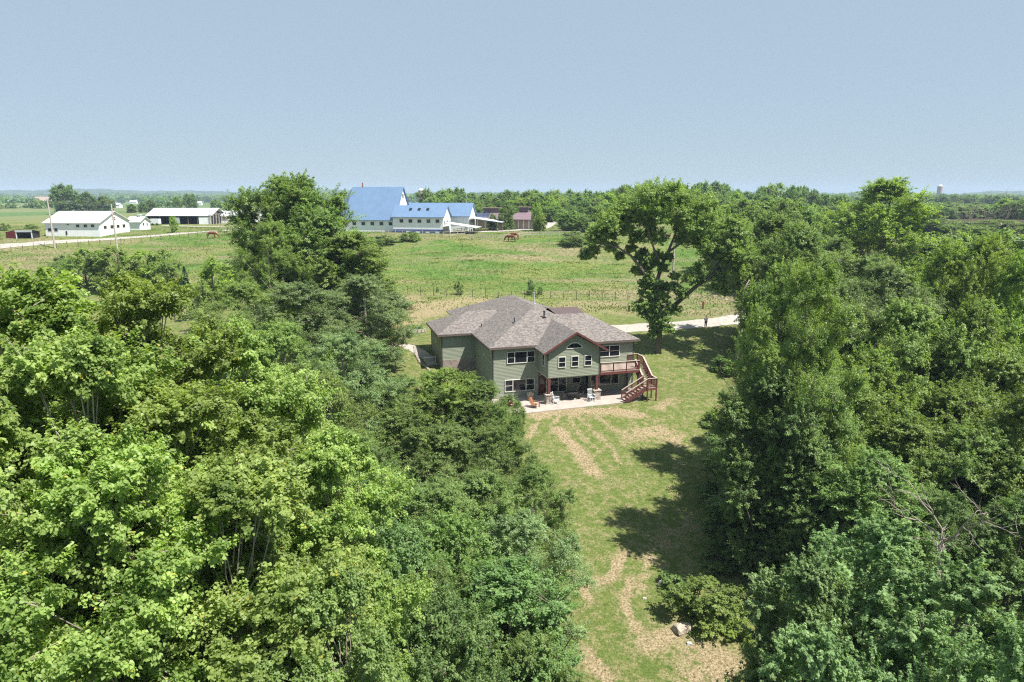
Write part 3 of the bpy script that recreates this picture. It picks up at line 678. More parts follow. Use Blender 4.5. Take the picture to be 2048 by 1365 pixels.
def adirondack(label, m):
    r = empty('adirondack_chair', label=label, cat='chair', group='low slatted wooden chairs on the patio')
    t = MB()
    for k in range(5): t.box((0, -0.32+k*0.13, 0.36-k*0.035), (0.56, 0.11, 0.022), rx=-0.26)
    t.build('seat', m, r)
    t = MB()
    for k in range(5): t.bar((-0.22+k*0.11, 0.2, 0.24), (-0.27+k*0.135, 0.55, 0.98-abs(k-2)*0.05), 0.1, 0.02)
    t.bar((-0.3, 0.38, 0.6), (0.3, 0.38, 0.6), 0.03, 0.07); t.build('backrest', m, r)
    for s in (-0.34, 0.34):
        t = MB(); t.bar((s, -0.42, 0.56), (s*0.96, 0.4, 0.56), 0.13, 0.025); t.build('armrest', m, r)
        t = MB(); t.bar((s*0.9, -0.36, 0.0), (s*0.9, -0.36, 0.55), 0.1, 0.03); t.build('leg', m, r)
        t = MB(); t.bar((s*0.85, 0.5, 0.0), (s*0.85, -0.34, 0.36), 0.1, 0.03); t.build('leg', m, r)
    return r
a1 = adirondack('bright orange low wooden chair on the sunny edge of the patio', M['orange']); place_h(a1, -1.15, -0.75, 0.06, 0.7)
a2 = adirondack('dark red low wooden chair half hidden by a sapling at the patio end', M['redwood']); place_h(a2, -3.6, 0.3, 0.06, 2.4)
a3 = adirondack('grey low wooden chair leaning against the wall under the patio level window', M['deckwood']); place_h(a3, -0.75, 1.95, 0.06, 2.9)
a4 = adirondack('pale pinkish wooden lounge chair beside the dark red one', M['conc']); place_h(a4, -3.95, 1.2, 0.06, 2.7)
# dark metal dining set under the bay
tb = empty('patio_table', label='round black metal patio table in the shade under the overhang', cat='table'); place_h(tb, 3.45, 0.75, 0.06)
t = MB(); t.tube([(0, 0, 0.70), (0, 0, 0.735)], [0.6, 0.6], 20); t.build('table_top', M['blackm'], tb)
for k in range(4):
    a = math.pi/4+k*math.pi/2; t = MB(); t.tube([(0.5*math.cos(a), 0.5*math.sin(a), 0), (0.2*math.cos(a), 0.2*math.sin(a), 0.35), (0.42*math.cos(a), 0.42*math.sin(a), 0.70)], [0.022]*3, 6); t.build('leg', M['blackm'], tb)
def metal_chair(label):
    r = empty('metal_chair', label=label, cat='chair', group='black metal chairs round the patio table')
    t = MB(); t.box((0, 0, 0.43), (0.48, 0.46, 0.03)); t.build('seat', M['blackm'], r)
    t = MB(); t.tube([(-0.23, 0.23, 0.43), (-0.25, 0.32, 0.95), (0.25, 0.32, 0.95), (0.23, 0.23, 0.43)], [0.018]*4, 5)
    for k in range(5): t.bar((-0.17+k*0.085, 0.24, 0.45), (-0.17+k*0.085, 0.32, 0.94), 0.012)
    t.build('backrest', M['blackm'], r)
    for sx in (-.22, .22):
        for sy in (-.21, .21): t = MB(); t.bar((sx, sy, 0), (sx, sy, 0.42), 0.025); t.build('leg', M['blackm'], r)
        t = MB(); t.tube([(sx, -0.2, 0.43), (sx*1.15, -0.15, 0.66), (sx*1.15, 0.28, 0.68)], [0.015]*3, 5); t.build('armrest', M['blackm'], r)
    return r
mc = metal_chair('black metal chair left of the round patio table'); place_h(mc, 2.55, 0.7, 0.06, 1.57)
for lab, u, v, rz in (('black metal chair right of the round patio table', 4.35, 0.7, -1.57), ('black metal chair behind the round patio table by the sliding door', 3.4, 1.65, 0.1)):
    q = copy_tree(mc); q['label'] = lab; place_h(q, u, v, 0.06, rz)
# grill by the window, big dark chair
gl = empty('gas_grill', label='black gas grill standing against the wall under the overhang right of the small window', cat='grill'); place_h(gl, 5.45, 2.6, 0.06)
t = MB(); t.box((0, 0, 0.75), (0.7, 0.5, 0.25)); t.build('firebox', M['blackm'], gl)
t = MB(); t.tube([(-0.35, 0, 0.95), (0.35, 0, 0.95)], [0.24, 0.24], 12); t.build('lid', M['blackm'], gl)
t = MB(); t.box((0, 0, 0.32), (0.65, 0.45, 0.6)); t.build('cabinet', M['blackm'], gl)
t = MB(); t.box((0.55, 0, 0.86), (0.36, 0.42, 0.03)); t.box((-0.55, 0, 0.86), (0.36, 0.42, 0.03)); t.build('side_shelf', M['greytin'], gl)
# side yard: covered smoker, hoses, hot tub-like box near the left foundation
sm = empty('storage_box', label='dark covered storage box by the house wall in the shaded side yard', cat='box'); x, y = hxy(-5.6, 7.2); sm.location = (x, y, tz(x, y)); sm.rotation_euler = (0, 0, HA)
t = MB(); t.box((0, 0, 0.5), (1.2, 0.8, 1.0)); t.build('body', M['blackm'], sm); t = MB(); t.box((0, 0, 1.03), (1.3, 0.9, 0.06)); t.build('lid', M['greytin'], sm)
ac = empty('air_conditioner', label='grey air conditioning unit with a round fan grille in the side yard', cat='air conditioner'); x, y = hxy(-5.5, 5.0); ac.location = (x, y, tz(x, y)); ac.rotation_euler = (0, 0, HA)
t = MB(); t.box((0, 0, 0.42), (0.8, 0.8, 0.84)); t.build('casing', M['greytin'], ac); t = MB(); t.tube([(0, 0, 0.84), (0, 0, 0.87)], [0.33, 0.33], 16); t.build('fan_grille', M['blackm'], ac)
# stone edging curving beside the left wing
pts = [(-10.3, 19.0), (-10.55, 16.5), (-10.4, 14.0), (-9.8, 11.6), (-9.0, 9.6)]
ed = MB(); rr = random.Random(5)
for (a, b) in zip(pts[:-1], pts[1:]):
    for k in range(7):
        u = a[0]+(b[0]-a[0])*k/7; v = a[1]+(b[1]-a[1])*k/7; x, y = hxy(u, v)
        ed.box((x, y, tz(x, y)+0.06), (0.26, 0.3, 0.2+rr.uniform(0, .06)), HA+rr.uniform(-.4, .4), 0, rr.uniform(-.1, .1), rr.uniform(-.1, .1))
tag(ed.build('stone_edging', M['conc']), 'curved row of pale edging stones beside the left wall of the house', 'edging')
wb = MB(); x, y = hxy(-9.2, 14.2); wb.box((x, y, tz(x, y)+0.5), (1.5, 0.22, 0.07), HA+0.1); wb.box((x-.6, y-.15, tz(x-.6, y-.15)+0.22), (0.08, 0.2, 0.5), HA); wb.box((x+.6, y+.15, tz(x+.6, y+.15)+0.22), (0.08, 0.2, 0.5), HA)
tag(wb.build('bench', M['white']), 'narrow white board bench in the shade beside the left wing', 'bench')
# retaining blocks at the left end of the patio
def rock(name, p, d, m, label, seed, cat='boulder', rz=0.0, grp=None):
    bm = bmesh.new(); bmesh.ops.create_icosphere(bm, subdivisions=3, radius=0.5); r_ = random.Random(seed)
    from mathutils import noise as mn
    for v in bm.verts:
        c = v.co.copy(); c = Vector([max(-0.36, min(0.36, q)) for q in c])
        c += c.normalized()*(mn.noise(c*2.2+Vector((seed, 0, 0)))*0.14+mn.noise(c*7+Vector((seed, 3, 0)))*0.03)
        v.co = c
    me = bpy.data.meshes.new(name); bm.to_mesh(me); bm.free(); me.materials.append(m)
    o = bpy.data.objects.new(name, me); COL.objects.link(o); o.location = p; o.scale = Vector(d)*1.35; o.rotation_euler = (0.1, 0.12, rz)
    return tag(o, label, cat, grp)
p = hit(1015, 826); rock('stone_block', p+Vector((0, 0, 0.15)), (0.9, 0.5, 0.4), M['conc'], 'long pale stone block at the left end of the patio behind the sapling', 4, 'stone', 1.0)
p = hit(1364, 1262); rock('boulder', p+Vector((0, 0, 0.12)), (1.05, 0.75, 0.5), M['stone'], 'big flat brown boulder below the round bush on the lower lawn', 11, rz=0.5)
p = hit(1322, 1172); rock('boulder', p+Vector((0, 0, 0.1)), (0.45, 0.3, 0.4), mat('pale_rock', (0.52, 0.45, 0.43), 0.9, 0.2, 3, 0.3), 'pale pinkish boulder at the upper left edge of the round bush', 12, rz=0.8)
p = hit(1289, 1200); rock('boulder', p+Vector((0, 0, 0.0)), (0.28, 0.2, 0.13), M['stone'], 'small pale rock in the grass left of the round bush', 13)
p = hit(1378, 1292); rock('boulder', p+Vector((0, 0, 0.03)), (0.3, 0.2, 0.2), M['greytin'], 'small grey rock in the grass below the big brown boulder', 14)

# ------------------------------------------------------------------ trees
def unit(a): return a/np.maximum(np.linalg.norm(a, axis=1, keepdims=True), 1e-9)
def leaf_geo(P, N, S, rg, shape='leaf', droop=0.3):
    """leaf blades: P tips of the stalks, N blade normals, S blade lengths"""
    n = len(P); N = unit(N)
    r = unit(rg.normal(size=(n, 3)) + np.array([0, 0, -droop])*1.5)
    T = unit(r - N*np.sum(r*N, 1, keepdims=True)); B = np.cross(N, T)
    S = S[:, None]
    if shape == 'leaf':
        V = np.stack([P, P+T*S*.45+B*S*.33+N*S*.07, P+T*S-N*S*.12, P+T*S*.45-B*S*.33+N*S*.07], 1)
        Q = np.arange(4*n).reshape(n, 4); F = 1
    elif shape == 'heart':
        V = np.stack([P, P+T*S*.12+B*S*.42+N*S*.10, P+T*S*.5+B*S*.40+N*S*.08, P+T*S-N*S*.14, P+T*S*.5-B*S*.40+N*S*.08, P+T*S*.12-B*S*.42+N*S*.10], 1)
        b = np.arange(n)[:, None]*6; Q = np.stack([b+np.array([0, 1, 2, 3]), b+np.array([0, 3, 4, 5])], 1).reshape(-1, 4); F = 2
    elif shape == 'palm':    # three pointed lobes
        V = np.stack([P, P+T*S*.5+B*S*.16, P+T*S-N*S*.1, P+T*S*.5-B*S*.16,
                      P+T*S*.38+B*S*.62-N*S*.05, P+T*S*.38-B*S*.62-N*S*.05, P+T*S*.08+B*S*.36+N*S*.03, P+T*S*.08-B*S*.36+N*S*.03], 1)
        b = np.arange(n)[:, None]*8; Q = np.stack([b+np.array([0, 1, 2, 3]), b+np.array([0, 6, 4, 1]), b+np.array([0, 3, 5, 7])], 1).reshape(-1, 4); F = 3
    return V.reshape(-1, 3), Q, F
def blotch(P, rg, k=7, sc=0.5):
    """smooth random field in 0..1 for shoots of fresher and older leaves"""
    o = np.zeros(len(P))
    for _ in range(k):
        d = rg.normal(size=3)*sc; o += np.sin(P@d*2*math.pi/1.8+rg.uniform(0, 6.28))
    return 0.5+0.5*o/math.sqrt(k)
def shoots_to_leaves(S0, D, L, per, jit, size, rg, shape, up=0.9, droop=0.3):
    n = len(S0)
    k = np.repeat(np.arange(n), per); m = len(k)
    u = rg.uniform(0.12, 1.0, m)**0.75
    sag = -0.10*(u**2)*L[k]
    P = S0[k] + D[k]*(L[k]*u)[:, None]; P[:, 2] += sag
    P += unit(rg.normal(size=(m, 3)))*(rg.uniform(0, 1, m)**0.5*jit*(1.15-0.75*u))[:, None]
    N = 0.45*D[k] + np.array([0.12, -0.08, up]) + rg.normal(size=(m, 3))*0.42
    S = size*rg.uniform(0.5, 1.4, m)
    V, Q, F = leaf_geo(P, N, S, rg, shape, droop)
    lv = np.clip(0.30*rg.uniform(0, 1, m)+0.45*rg.uniform(0, 1, n)[k]+0.35*blotch(P, rg)-0.05+0.12*(u-0.6), 0, 0.93)
    lv = np.where(rg.uniform(0, 1, m) < 0.012, 1.0, lv)
    return V, Q, np.repeat(lv, F)
def gen_tree(name, seed, lobes, trunk, limbs, leafmat, barkmat, leaf=0.13, shoots=34, per=34, shape='leaf', up=0.85, droop=0.3, twigs=True, label=None, cat='tree', group=None, loc=(0, 0, 0), zmin=-0.3, jit=0.14, cup=0.35):
    """lobes: (x, y, z, r); trunk / limbs: (points, radii)"""
    rg = np.random.default_rng(seed); rr = random.Random(seed)
    root = empty(name, loc, 0, label, cat, group)
    tm = MB(); tm.tube(trunk[0], trunk[1], 9)
    for p, r in limbs: tm.tube(p, r, 6, cap=False)
    S0, D, L, PR = [], [], [], []
    for (x, y, z, r) in lobes:
        k = max(6, int(shoots*rr.uniform(0.85, 1.15)))
        d = unit(rg.normal(size=(k*3, 3))); d = d[d[:, 2] > zmin-0.25*rg.uniform(0, 1, len(d))][:k]; k = len(d)
        c = np.array([x, y, z]); s = c + unit(rg.normal(size=(k, 3)))*rg.uniform(0.05, 0.35, (k, 1))*r
        d2 = unit(d + np.array([0, 0, cup])*rg.uniform(0, 1, (k, 1)) + rg.normal(size=(k, 3))*0.12)
        l = r*rg.uniform(0.62, 1.12, k)*np.where(d[:, 2] < 0, 0.8, 1.0)
        S0.append(s); D.append(d2); L.append(l); PR.append(np.full(k, r))
        if twigs:
            for q in range(0, k, 3):
                e = s[q]+d2[q]*l[q]*0.75; tm.tube([tuple(c), tuple((c+e)/2+rg.normal(size=3)*0.06*r), tuple(e)], [0.012*r+0.01, 0.008*r+.008, 0.006], 4, cap=False)
    S0 = np.concatenate(S0); D = np.concatenate(D); L = np.concatenate(L); PR = np.concatenate(PR)
    V, Q, lv = shoots_to_leaves(S0, D, L, per, jit*np.repeat(PR, per), leaf, rg, shape, up, droop)
    me = np_mesh('crown', V, Q, [leafmat], lv)
    t = tm.build('trunk', barkmat, root, True)
    cr = bpy.data.objects.new('crown', me); COL.objects.link(cr); cr.parent = root
    return root
def env_lobes(rr, H, hb, R, n, rl, prof='round', lean=(0, 0)):
    out = []
    for i in range(n):
        t = (i+0.5)/n + rr.uniform(-.04, .04); t = min(.97, max(.03, t)); z = hb+(H-hb)*t
        if prof == 'round': w = R*max(.14, 1-abs(2*t-1.12)**3)**0.5
        elif prof == 'tall': w = R*max(.14, 1-abs(2*t**1.1-1.08)**3)**0.5*(0.72+0.28*min(1, t*3))
        elif prof == 'dome': w = R*math.sqrt(max(.1, 1-(max(0, t-0.25)/0.75)**3))*(0.75+0.25*min(1, t*4))
        a = i*2.399+rr.uniform(-.5, .5); q = w*rr.choice((rr.uniform(.35, .7), rr.uniform(.65, .95)))
        l = rl*rr.uniform(.75, 1.25)
        if t > 0.9: q *= .5; l *= .8
        out.append((q*math.cos(a)+lean[0]*t, q*math.sin(a)+lean[1]*t, z-l*0.5, l))
    return out
def std_wood(rr, H, hb, lobes, r0, bend=0.4):
    pts = []; rad = []
    zt = H*0.86
    for i in range(8):
        t = i/7; pts.append((math.sin(t*2.3+rr.random())*bend*t, math.cos(t*1.9)*bend*t-bend*t*0.5, -0.4+t*(zt+0.4))); rad.append(r0*(1-t)**0.8+0.03)
    limbs = []
    for (x, y, z, r) in lobes:
        zs = max(hb*0.6, z-0.9*math.hypot(x, y)-0.4); t = min(0.95, max(0.05, (zs+.4)/(zt+.4))); k = min(6, int(t*7)); f = t*7-k
        s = Vector(pts[k]).lerp(Vector(pts[k+1]), f); e = Vector((x, y, z)); m = s.lerp(e, .5)+Vector((0, 0, -0.12*(e-s).length))+Vector([rr.uniform(-.1, .1)*(e-s).length for _ in range(3)])
        q = max(0.025, r0*(1-t)*0.42); limbs.append(([tuple(s), tuple(m), tuple(e)], [q, q*.65, q*.3+.01]))
    return (pts, rad), limbs
PROTO = {}
def proto(key, name, seed, H, hb, R, n, rl, prof, r0, lm, bk, **kw):
    rr = random.Random(seed); lb = env_lobes(rr, H, hb, R, n, rl, prof); tr, li = std_wood(rr, H, hb, lb, r0)
    o = gen_tree(name, seed, lb, tr, li, M[lm], M[bk], **kw)
    PROTO[key] = dict(o=o, H=H, R=R, used=False)
# key, name, seed, height, crown base, radius, lobes, lobe radius
proto('cotA', 'cottonwood', 1, 24, 4.0, 3.6, 104, 1.15, 'tall', .22, 'cotton', 'palebark', leaf=.080, shoots=36, per=96, shape='heart', up=.6, droop=.9, jit=.24, cup=.7)
proto('cotB', 'cottonwood', 2, 24, 4.0, 3.2, 96, 1.1, 'tall', .2, 'cotton', 'palebark', leaf=.078, shoots=36, per=96, shape='heart', up=.6, droop=.9, jit=.24, cup=.7)
proto('brdA', 'broadleaf_tree', 3, 15, 1.5, 4.6, 66, 1.65, 'round', .27, 'mid', 'bark', leaf=.135, shoots=48, per=68)
proto('brdB', 'broadleaf_tree', 4, 15, 1.4, 4.4, 58, 1.75, 'dome', .27, 'mid', 'bark', leaf=.135, shoots=48, per=62)
proto('fineA', 'small_leaved_tree', 5, 15, 1.2, 4.2, 70, 1.3, 'tall', .2, 'grey', 'palebark', leaf=.10, shoots=46, per=62, up=.75, cup=.5, jit=.22)
proto('fineB', 'small_leaved_tree', 6, 15, 1.2, 4.4, 66, 1.35, 'round', .22, 'grey', 'palebark', leaf=.10, shoots=46, per=62, up=.75, cup=.5, jit=.22)
proto('mapA', 'maple_tree', 7, 13, 1.5, 4.8, 60, 1.35, 'dome', .24, 'maple', 'bark', leaf=.135, shoots=38, per=54, shape='palm', up=1.1, droop=.15, jit=.12, cup=.25)
proto('farA', 'woodland_tree', 8, 9, .4, 4.8, 40, 1.9, 'dome', .25, 'dark', 'bark', leaf=.30, shoots=30, per=26, twigs=False)
proto('farB', 'woodland_tree', 9, 9, .4, 4.4, 38, 1.8, 'round', .25, 'mid', 'bark', leaf=.34, shoots=28, per=20, twigs=False)
proto('busA', 'bush', 10, 3.0, 0.2, 1.9, 18, .75, 'dome', .06, 'olive', 'bark', leaf=.10, shoots=34, per=34)
proto('busB', 'bush', 11, 3.0, 0.3, 1.7, 12, .75, 'dome', .08, 'lime', 'bark', leaf=.12, shoots=28, per=30)
def put(key, px, ytop, D, R=None, lm=None, label=None, group=None, cat='tree', wpx=None, rz=None, zb=None, ztop=None, name=None):
    """tree whose crown top is seen at pixel (px, ytop) from distance D"""
    P = PROTO[key]
    top = at_y(px, ytop, D); x, y = top.x, top.y; gz = tz(x, y) if zb is None else zb
    H = top.z-gz if ztop is None else ztop-gz
    depth = D*math.cos(PITCH)+(CAM_H-top.z)*math.sin(PITCH)
    if wpx: R = wpx/2/FPX*depth
    if D < 95: R *= 1.13
    if not P['used']: o = P['o']; P['used'] = True
    else: o = copy_tree(P['o'])
    o.location = (x, y, gz-0.1); s = R/P['R']; o.scale = (s, s, max(H, 0.5)/P['H'])
    o.rotation_euler = (0, 0, rz if rz is not None else random.Random(int(px*7+ytop)).uniform(0, 6.28))
    if name: o.name = name
    if 'group' in o.keys(): del o['group']
    tag(o, label, cat, group)
    if lm:
        for ch in o.children:
            if ch.name.startswith('crown'): ch.material_slots[0].link = 'OBJECT'; ch.material_slots[0].material = M[lm]
    return o
G1 = 'cottonwoods in the left foreground'
put('cotA', 15, 502, 19, R=4.0, label='bright leafy cottonwood at the far left edge of the photo, highest of the left foreground', group=G1)
put('cotB', 275, 528, 21, R=2.7, label='pointed bright cottonwood standing in front of the reddish hedgerow', group=G1)
put('cotB', 120, 640, 16, R=2.8, label='cottonwood hiding the pale parking pad, left of the pointed one', group=G1)
put('cotA', 440, 622, 23, R=3.1, label='bright cottonwood whose rounded top stands right of the pointed one, below the yellow green shrub', group=G1)
put('cotA', 195, 850, 14.0, R=3.0, label='nearest cottonwood with the largest leaves and bare twigs, bottom left corner', group=G1)
put('cotB', 470, 900, 15.5, R=2.9, label='near cottonwood with leaning bare branches at the bottom of the photo', group=G1)
put('cotA', 660, 850, 20, R=2.4, label='bright cottonwood top rising before the grey green trees, left of the dense dark trees', group=G1)
put('cotB', 650, 1130, 15, R=2.0, lm='mid', label='darker green leafy tree low at the bottom between the cottonwoods and the dense trees', group=G1)
put('cotB', 560, 760, 27, R=2.8, label='cottonwood behind the others whose top meets the grey green trees', group=G1)
put('cotB', 330, 740, 18, R=3.2, label='middle cottonwood of the left foreground below the pointed one', group=G1)
put('cotA', -170, 700, 14, R=3.2, label='cottonwood cut by the left edge of the photo below the highest one', group=G1)
put('cotB', 30, 900, 18, R=3.0, label='cottonwood behind the nearest one at the left edge', group=G1)
put('cotA', 350, 1010, 19, R=3.0, label='cottonwood filling the gap between the nearest one and the leaning bare branches', group=G1)
put('cotB', 180, 760, 24, R=3.2, label='cottonwood behind the one hiding the parking pad', group=G1)
put('cotA', 560, 1050, 19, R=2.6, label='cottonwood in front of the bright top, beside the deep gap', group=G1)
put('cotA', 330, 1200, 15, R=2.6, label='lowest cottonwood at the bottom left between the two nearest ones', group=G1)
# mid left
G2 = 'trees left of the house'
put('brdA', 575, 347, 86, wpx=205, lm='mid', label='tallest dark tree left of the blue barn, its top above the horizon', group=G2)
put('brdB', 700, 462, 80, wpx=190, lm='olive', label='dark tree just left of the blue barn, shorter than its tall neighbour', group=G2)
put('brdA', 540, 380, 84, wpx=110, lm='mid', label='left shoulder of the tallest dark tree group, a lower rounded crown', group=G2)
put('brdA', 615, 380, 84, wpx=120, lm='mid', label='right shoulder crown just below the top of the tallest dark tree', group=G2)
put('brdB', 622, 412, 82, wpx=205, lm='mid', label='broad olive tree in front of the tallest dark tree', group=G2)
put('fineA', 535, 440, 76, wpx=120, lm='olive', label='slender tree with pale bare twigs on the left flank of the tallest tree', group=G2)
put('fineA', 480, 560, 64, wpx=190, label='grey green tree behind the rounded cottonwood top', group=G2)
put('fineB', 600, 560, 66, wpx=220, label='grey green tree below the tallest dark tree', group=G2)
put('fineB', 725, 545, 72, wpx=190, label='grey green tree whose right side borders the cut hay bank', group=G2)
put('fineA', 560, 640, 52, wpx=190, label='fine leaved grey tree with pale stems left of the house', group=G2)
put('fineB', 690, 660, 54, wpx=200, label='fine leaved grey tree nearest the side yard lawn', group=G2)
put('fineA', 640, 740, 44, wpx=190, label='fine leaved grey tree with thin pale stems behind the cottonwood top', group=G2)
put('brdA', 890, 736, 57, wpx=130, lm='cotton', label='small bright tree whose tip covers the left wing foundation', group=G2)
put('brdB', 965, 762, 56, wpx=120, lm='mid', label='small bright tree before the side yard box', group=G2)
put('fineB', 800, 748, 55, wpx=160, lm='mid', label='small tree left of the two before the left wing', group=G2)
put('fineB', 1000, 812, 53, wpx=80, lm='mid', label='small tree touching the left end of the patio', group=G2)
put('brdB', 1035, 800, 59, wpx=34, lm='mid', label='thin sapling in front of the dark red chair at the patio end', group=G2)
put('brdA', 800, 815, 45, wpx=190, lm='mid', label='mid green tree below the small tree row of the left wing', group=G2)
put('fineA', 905, 850, 44, wpx=180, lm='mid', label='narrow mid green tree in the middle of the left wood', group=G2)
put('fineB', 1000, 850, 45, wpx=170, lm='mid', label='green tree reaching over the left border of the lawn near the patio', group=G2)
put('fineB', 1065, 930, 39, wpx=170, lm='mid', label='green tree spreading over the lawn beside the tyre track', group=G2)
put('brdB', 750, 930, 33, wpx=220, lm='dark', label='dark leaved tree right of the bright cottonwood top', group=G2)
put('fineA', 880, 960, 34, wpx=230, lm='mid', label='tree with dusty green leaves right of the dark leaved one', group=G2)
put('fineB', 1040, 1020, 32, wpx=230, lm='grey', label='grey green tree at the lawn edge left of the big tree shadow', group=G2)
put('brdB', 780, 1040, 26, wpx=270, lm='rich', label='rich green dense tree beside the deep gap in the left wood', group=G2)
put('brdB', 1010, 1120, 27, wpx=320, lm='rich', label='dense rich green tree at the bottom beside the lawn', group=G2)
put('brdA', 860, 1190, 23, wpx=260, lm='rich', label='dense rich green tree at the bottom left of its twin beside the lawn', group=G2)
put('brdA', 1060, 1270, 24, wpx=190, lm='mid', label='lowest tree at the bottom edge touching the lawn', group=G2)
put('brdB', 720, 1290, 18, wpx=330, lm='cotton', label='bright tree cut by the bottom edge in the middle of the left wood', group=G2)
put('brdA', 900, 1030, 30, wpx=230, lm='mid', label='mid green crown between the two dense rich green trees', group=G2)
put('fineB', 700, 860, 38, wpx=200, lm='mid', label='mid green crown behind the bright cottonwood top', group=G2)
put('fineA', 850, 1120, 26, wpx=200, lm='mid', label='mid green crown above the bottom left dense tree', group=G2)
put('brdB', 960, 940, 37, wpx=200, lm='mid', label='rounded crown in the middle of the left wood near the lawn', group=G2)
put('brdA', 640, 1000, 27, wpx=230, lm='mid', label='shaded crown at the edge of the deep gap', group=G2)
# right side wood
G3 = 'trees of the wood right of the lawn'
put('brdA', 1572, 520, 53, wpx=140, lm='mid', label='tall tree wrapped in bright vines right of the leaning dead trunk', group=G3)
put('fineB', 1632, 520, 43, wpx=225, lm='olive', label='bright vine covered crown below the tall wrapped tree', group=G3)
put('brdB', 1525, 690, 58, wpx=70, lm='mid', label='green tree right behind the foot of the leaning dead trunk', group=G3)
put('fineB', 1660, 468, 84, wpx=210, lm='grey', label='greyish crown left below the big bright tree', group=G3)
put('brdB', 1778, 354, 116, wpx=225, lm='lime', label='big bright yellow green tree standing above the right wood against the sky', group=G3)
put('fineA', 1770, 520, 70, wpx=190, lm='grey', label='grey green crown in front of the big bright tree', group=G3)
put('brdB', 1905, 478, 72, wpx=130, lm='lime', label='yellow green rounded crown in front of the bare trees', group=G3)
put('brdA', 1985, 468, 70, wpx=140, lm='lime', label='yellow green rounded crown near the right edge before the bare trees', group=G3)
put('brdB', 2060, 500, 66, wpx=150, lm='lime', label='yellow green crown cut by the right edge', group=G3)
put('fineB', 1690, 560, 54, wpx=190, lm='grey', label='grey green crown right of the vine wrapped tree', group=G3)
put('brdA', 1830, 600, 50, wpx=200, lm='olive', label='olive crown in the middle of the right wood', group=G3)
put('brdB', 1960, 590, 50, wpx=190, lm='olive', label='olive crown near the right edge below the yellow green ones', group=G3)
put('fineA', 1625, 650, 43, wpx=170, lm='mid', label='mid green crown below the grey one right of the vine wrapped tree', group=G3)
put('brdB', 1740, 690, 46, wpx=200, lm='olive', label='olive crown low in the middle of the right wood', group=G3)
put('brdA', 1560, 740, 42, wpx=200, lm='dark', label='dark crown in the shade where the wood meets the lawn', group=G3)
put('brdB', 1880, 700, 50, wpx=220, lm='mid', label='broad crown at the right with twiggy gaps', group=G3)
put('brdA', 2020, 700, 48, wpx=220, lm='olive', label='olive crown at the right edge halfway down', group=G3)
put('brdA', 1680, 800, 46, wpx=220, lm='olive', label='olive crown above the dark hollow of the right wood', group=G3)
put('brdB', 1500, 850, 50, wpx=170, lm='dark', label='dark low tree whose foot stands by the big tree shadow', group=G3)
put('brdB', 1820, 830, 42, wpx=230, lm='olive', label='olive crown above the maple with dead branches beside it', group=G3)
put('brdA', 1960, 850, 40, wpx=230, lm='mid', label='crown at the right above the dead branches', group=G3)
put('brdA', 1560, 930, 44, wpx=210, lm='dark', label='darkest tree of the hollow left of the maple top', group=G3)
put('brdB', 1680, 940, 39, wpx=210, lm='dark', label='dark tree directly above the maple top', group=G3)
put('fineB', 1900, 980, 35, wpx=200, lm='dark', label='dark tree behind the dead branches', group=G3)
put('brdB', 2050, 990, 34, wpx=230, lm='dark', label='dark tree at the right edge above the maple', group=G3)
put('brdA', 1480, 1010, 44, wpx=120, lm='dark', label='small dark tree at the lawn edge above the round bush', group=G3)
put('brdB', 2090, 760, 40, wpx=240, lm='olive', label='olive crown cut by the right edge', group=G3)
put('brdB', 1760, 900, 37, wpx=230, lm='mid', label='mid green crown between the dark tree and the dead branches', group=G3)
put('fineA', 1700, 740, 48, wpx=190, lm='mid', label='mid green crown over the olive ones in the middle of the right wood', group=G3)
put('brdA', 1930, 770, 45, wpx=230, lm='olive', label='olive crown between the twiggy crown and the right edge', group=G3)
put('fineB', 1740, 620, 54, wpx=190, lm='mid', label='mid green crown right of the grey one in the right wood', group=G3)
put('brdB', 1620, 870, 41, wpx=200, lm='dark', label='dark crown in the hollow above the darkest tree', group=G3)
G4 = 'maples in the right foreground'
put('mapA', 1770, 1035, 27, wpx=330, label='pale blue green maple top in the bottom right, highest of its group', group=G4)
put('mapA', 1620, 1105, 25, wpx=270, label='maple crown at the left of the bottom right group beside the bush', group=G4)
put('mapA', 1930, 1120, 23, wpx=420, label='broad maple crown filling the bottom right corner', group=G4)
put('mapA', 1650, 1250, 20, wpx=330, label='lowest maple crown cut by the bottom edge', group=G4)
put('mapA', 2060, 1240, 18, wpx=360, label='maple crown at the very corner of the photo', group=G4)
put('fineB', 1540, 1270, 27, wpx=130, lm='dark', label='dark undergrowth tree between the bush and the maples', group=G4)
put('brdA', 1550, 425, 88, wpx=140, lm='mid', label='crown continuing the spreading tree to the right above the dead trunk', group=G3)
put('brdB', 1600, 445, 79, wpx=170, lm='mid', label='tall crown left of the greyish one, behind the vine wrapped tree', group=G3)
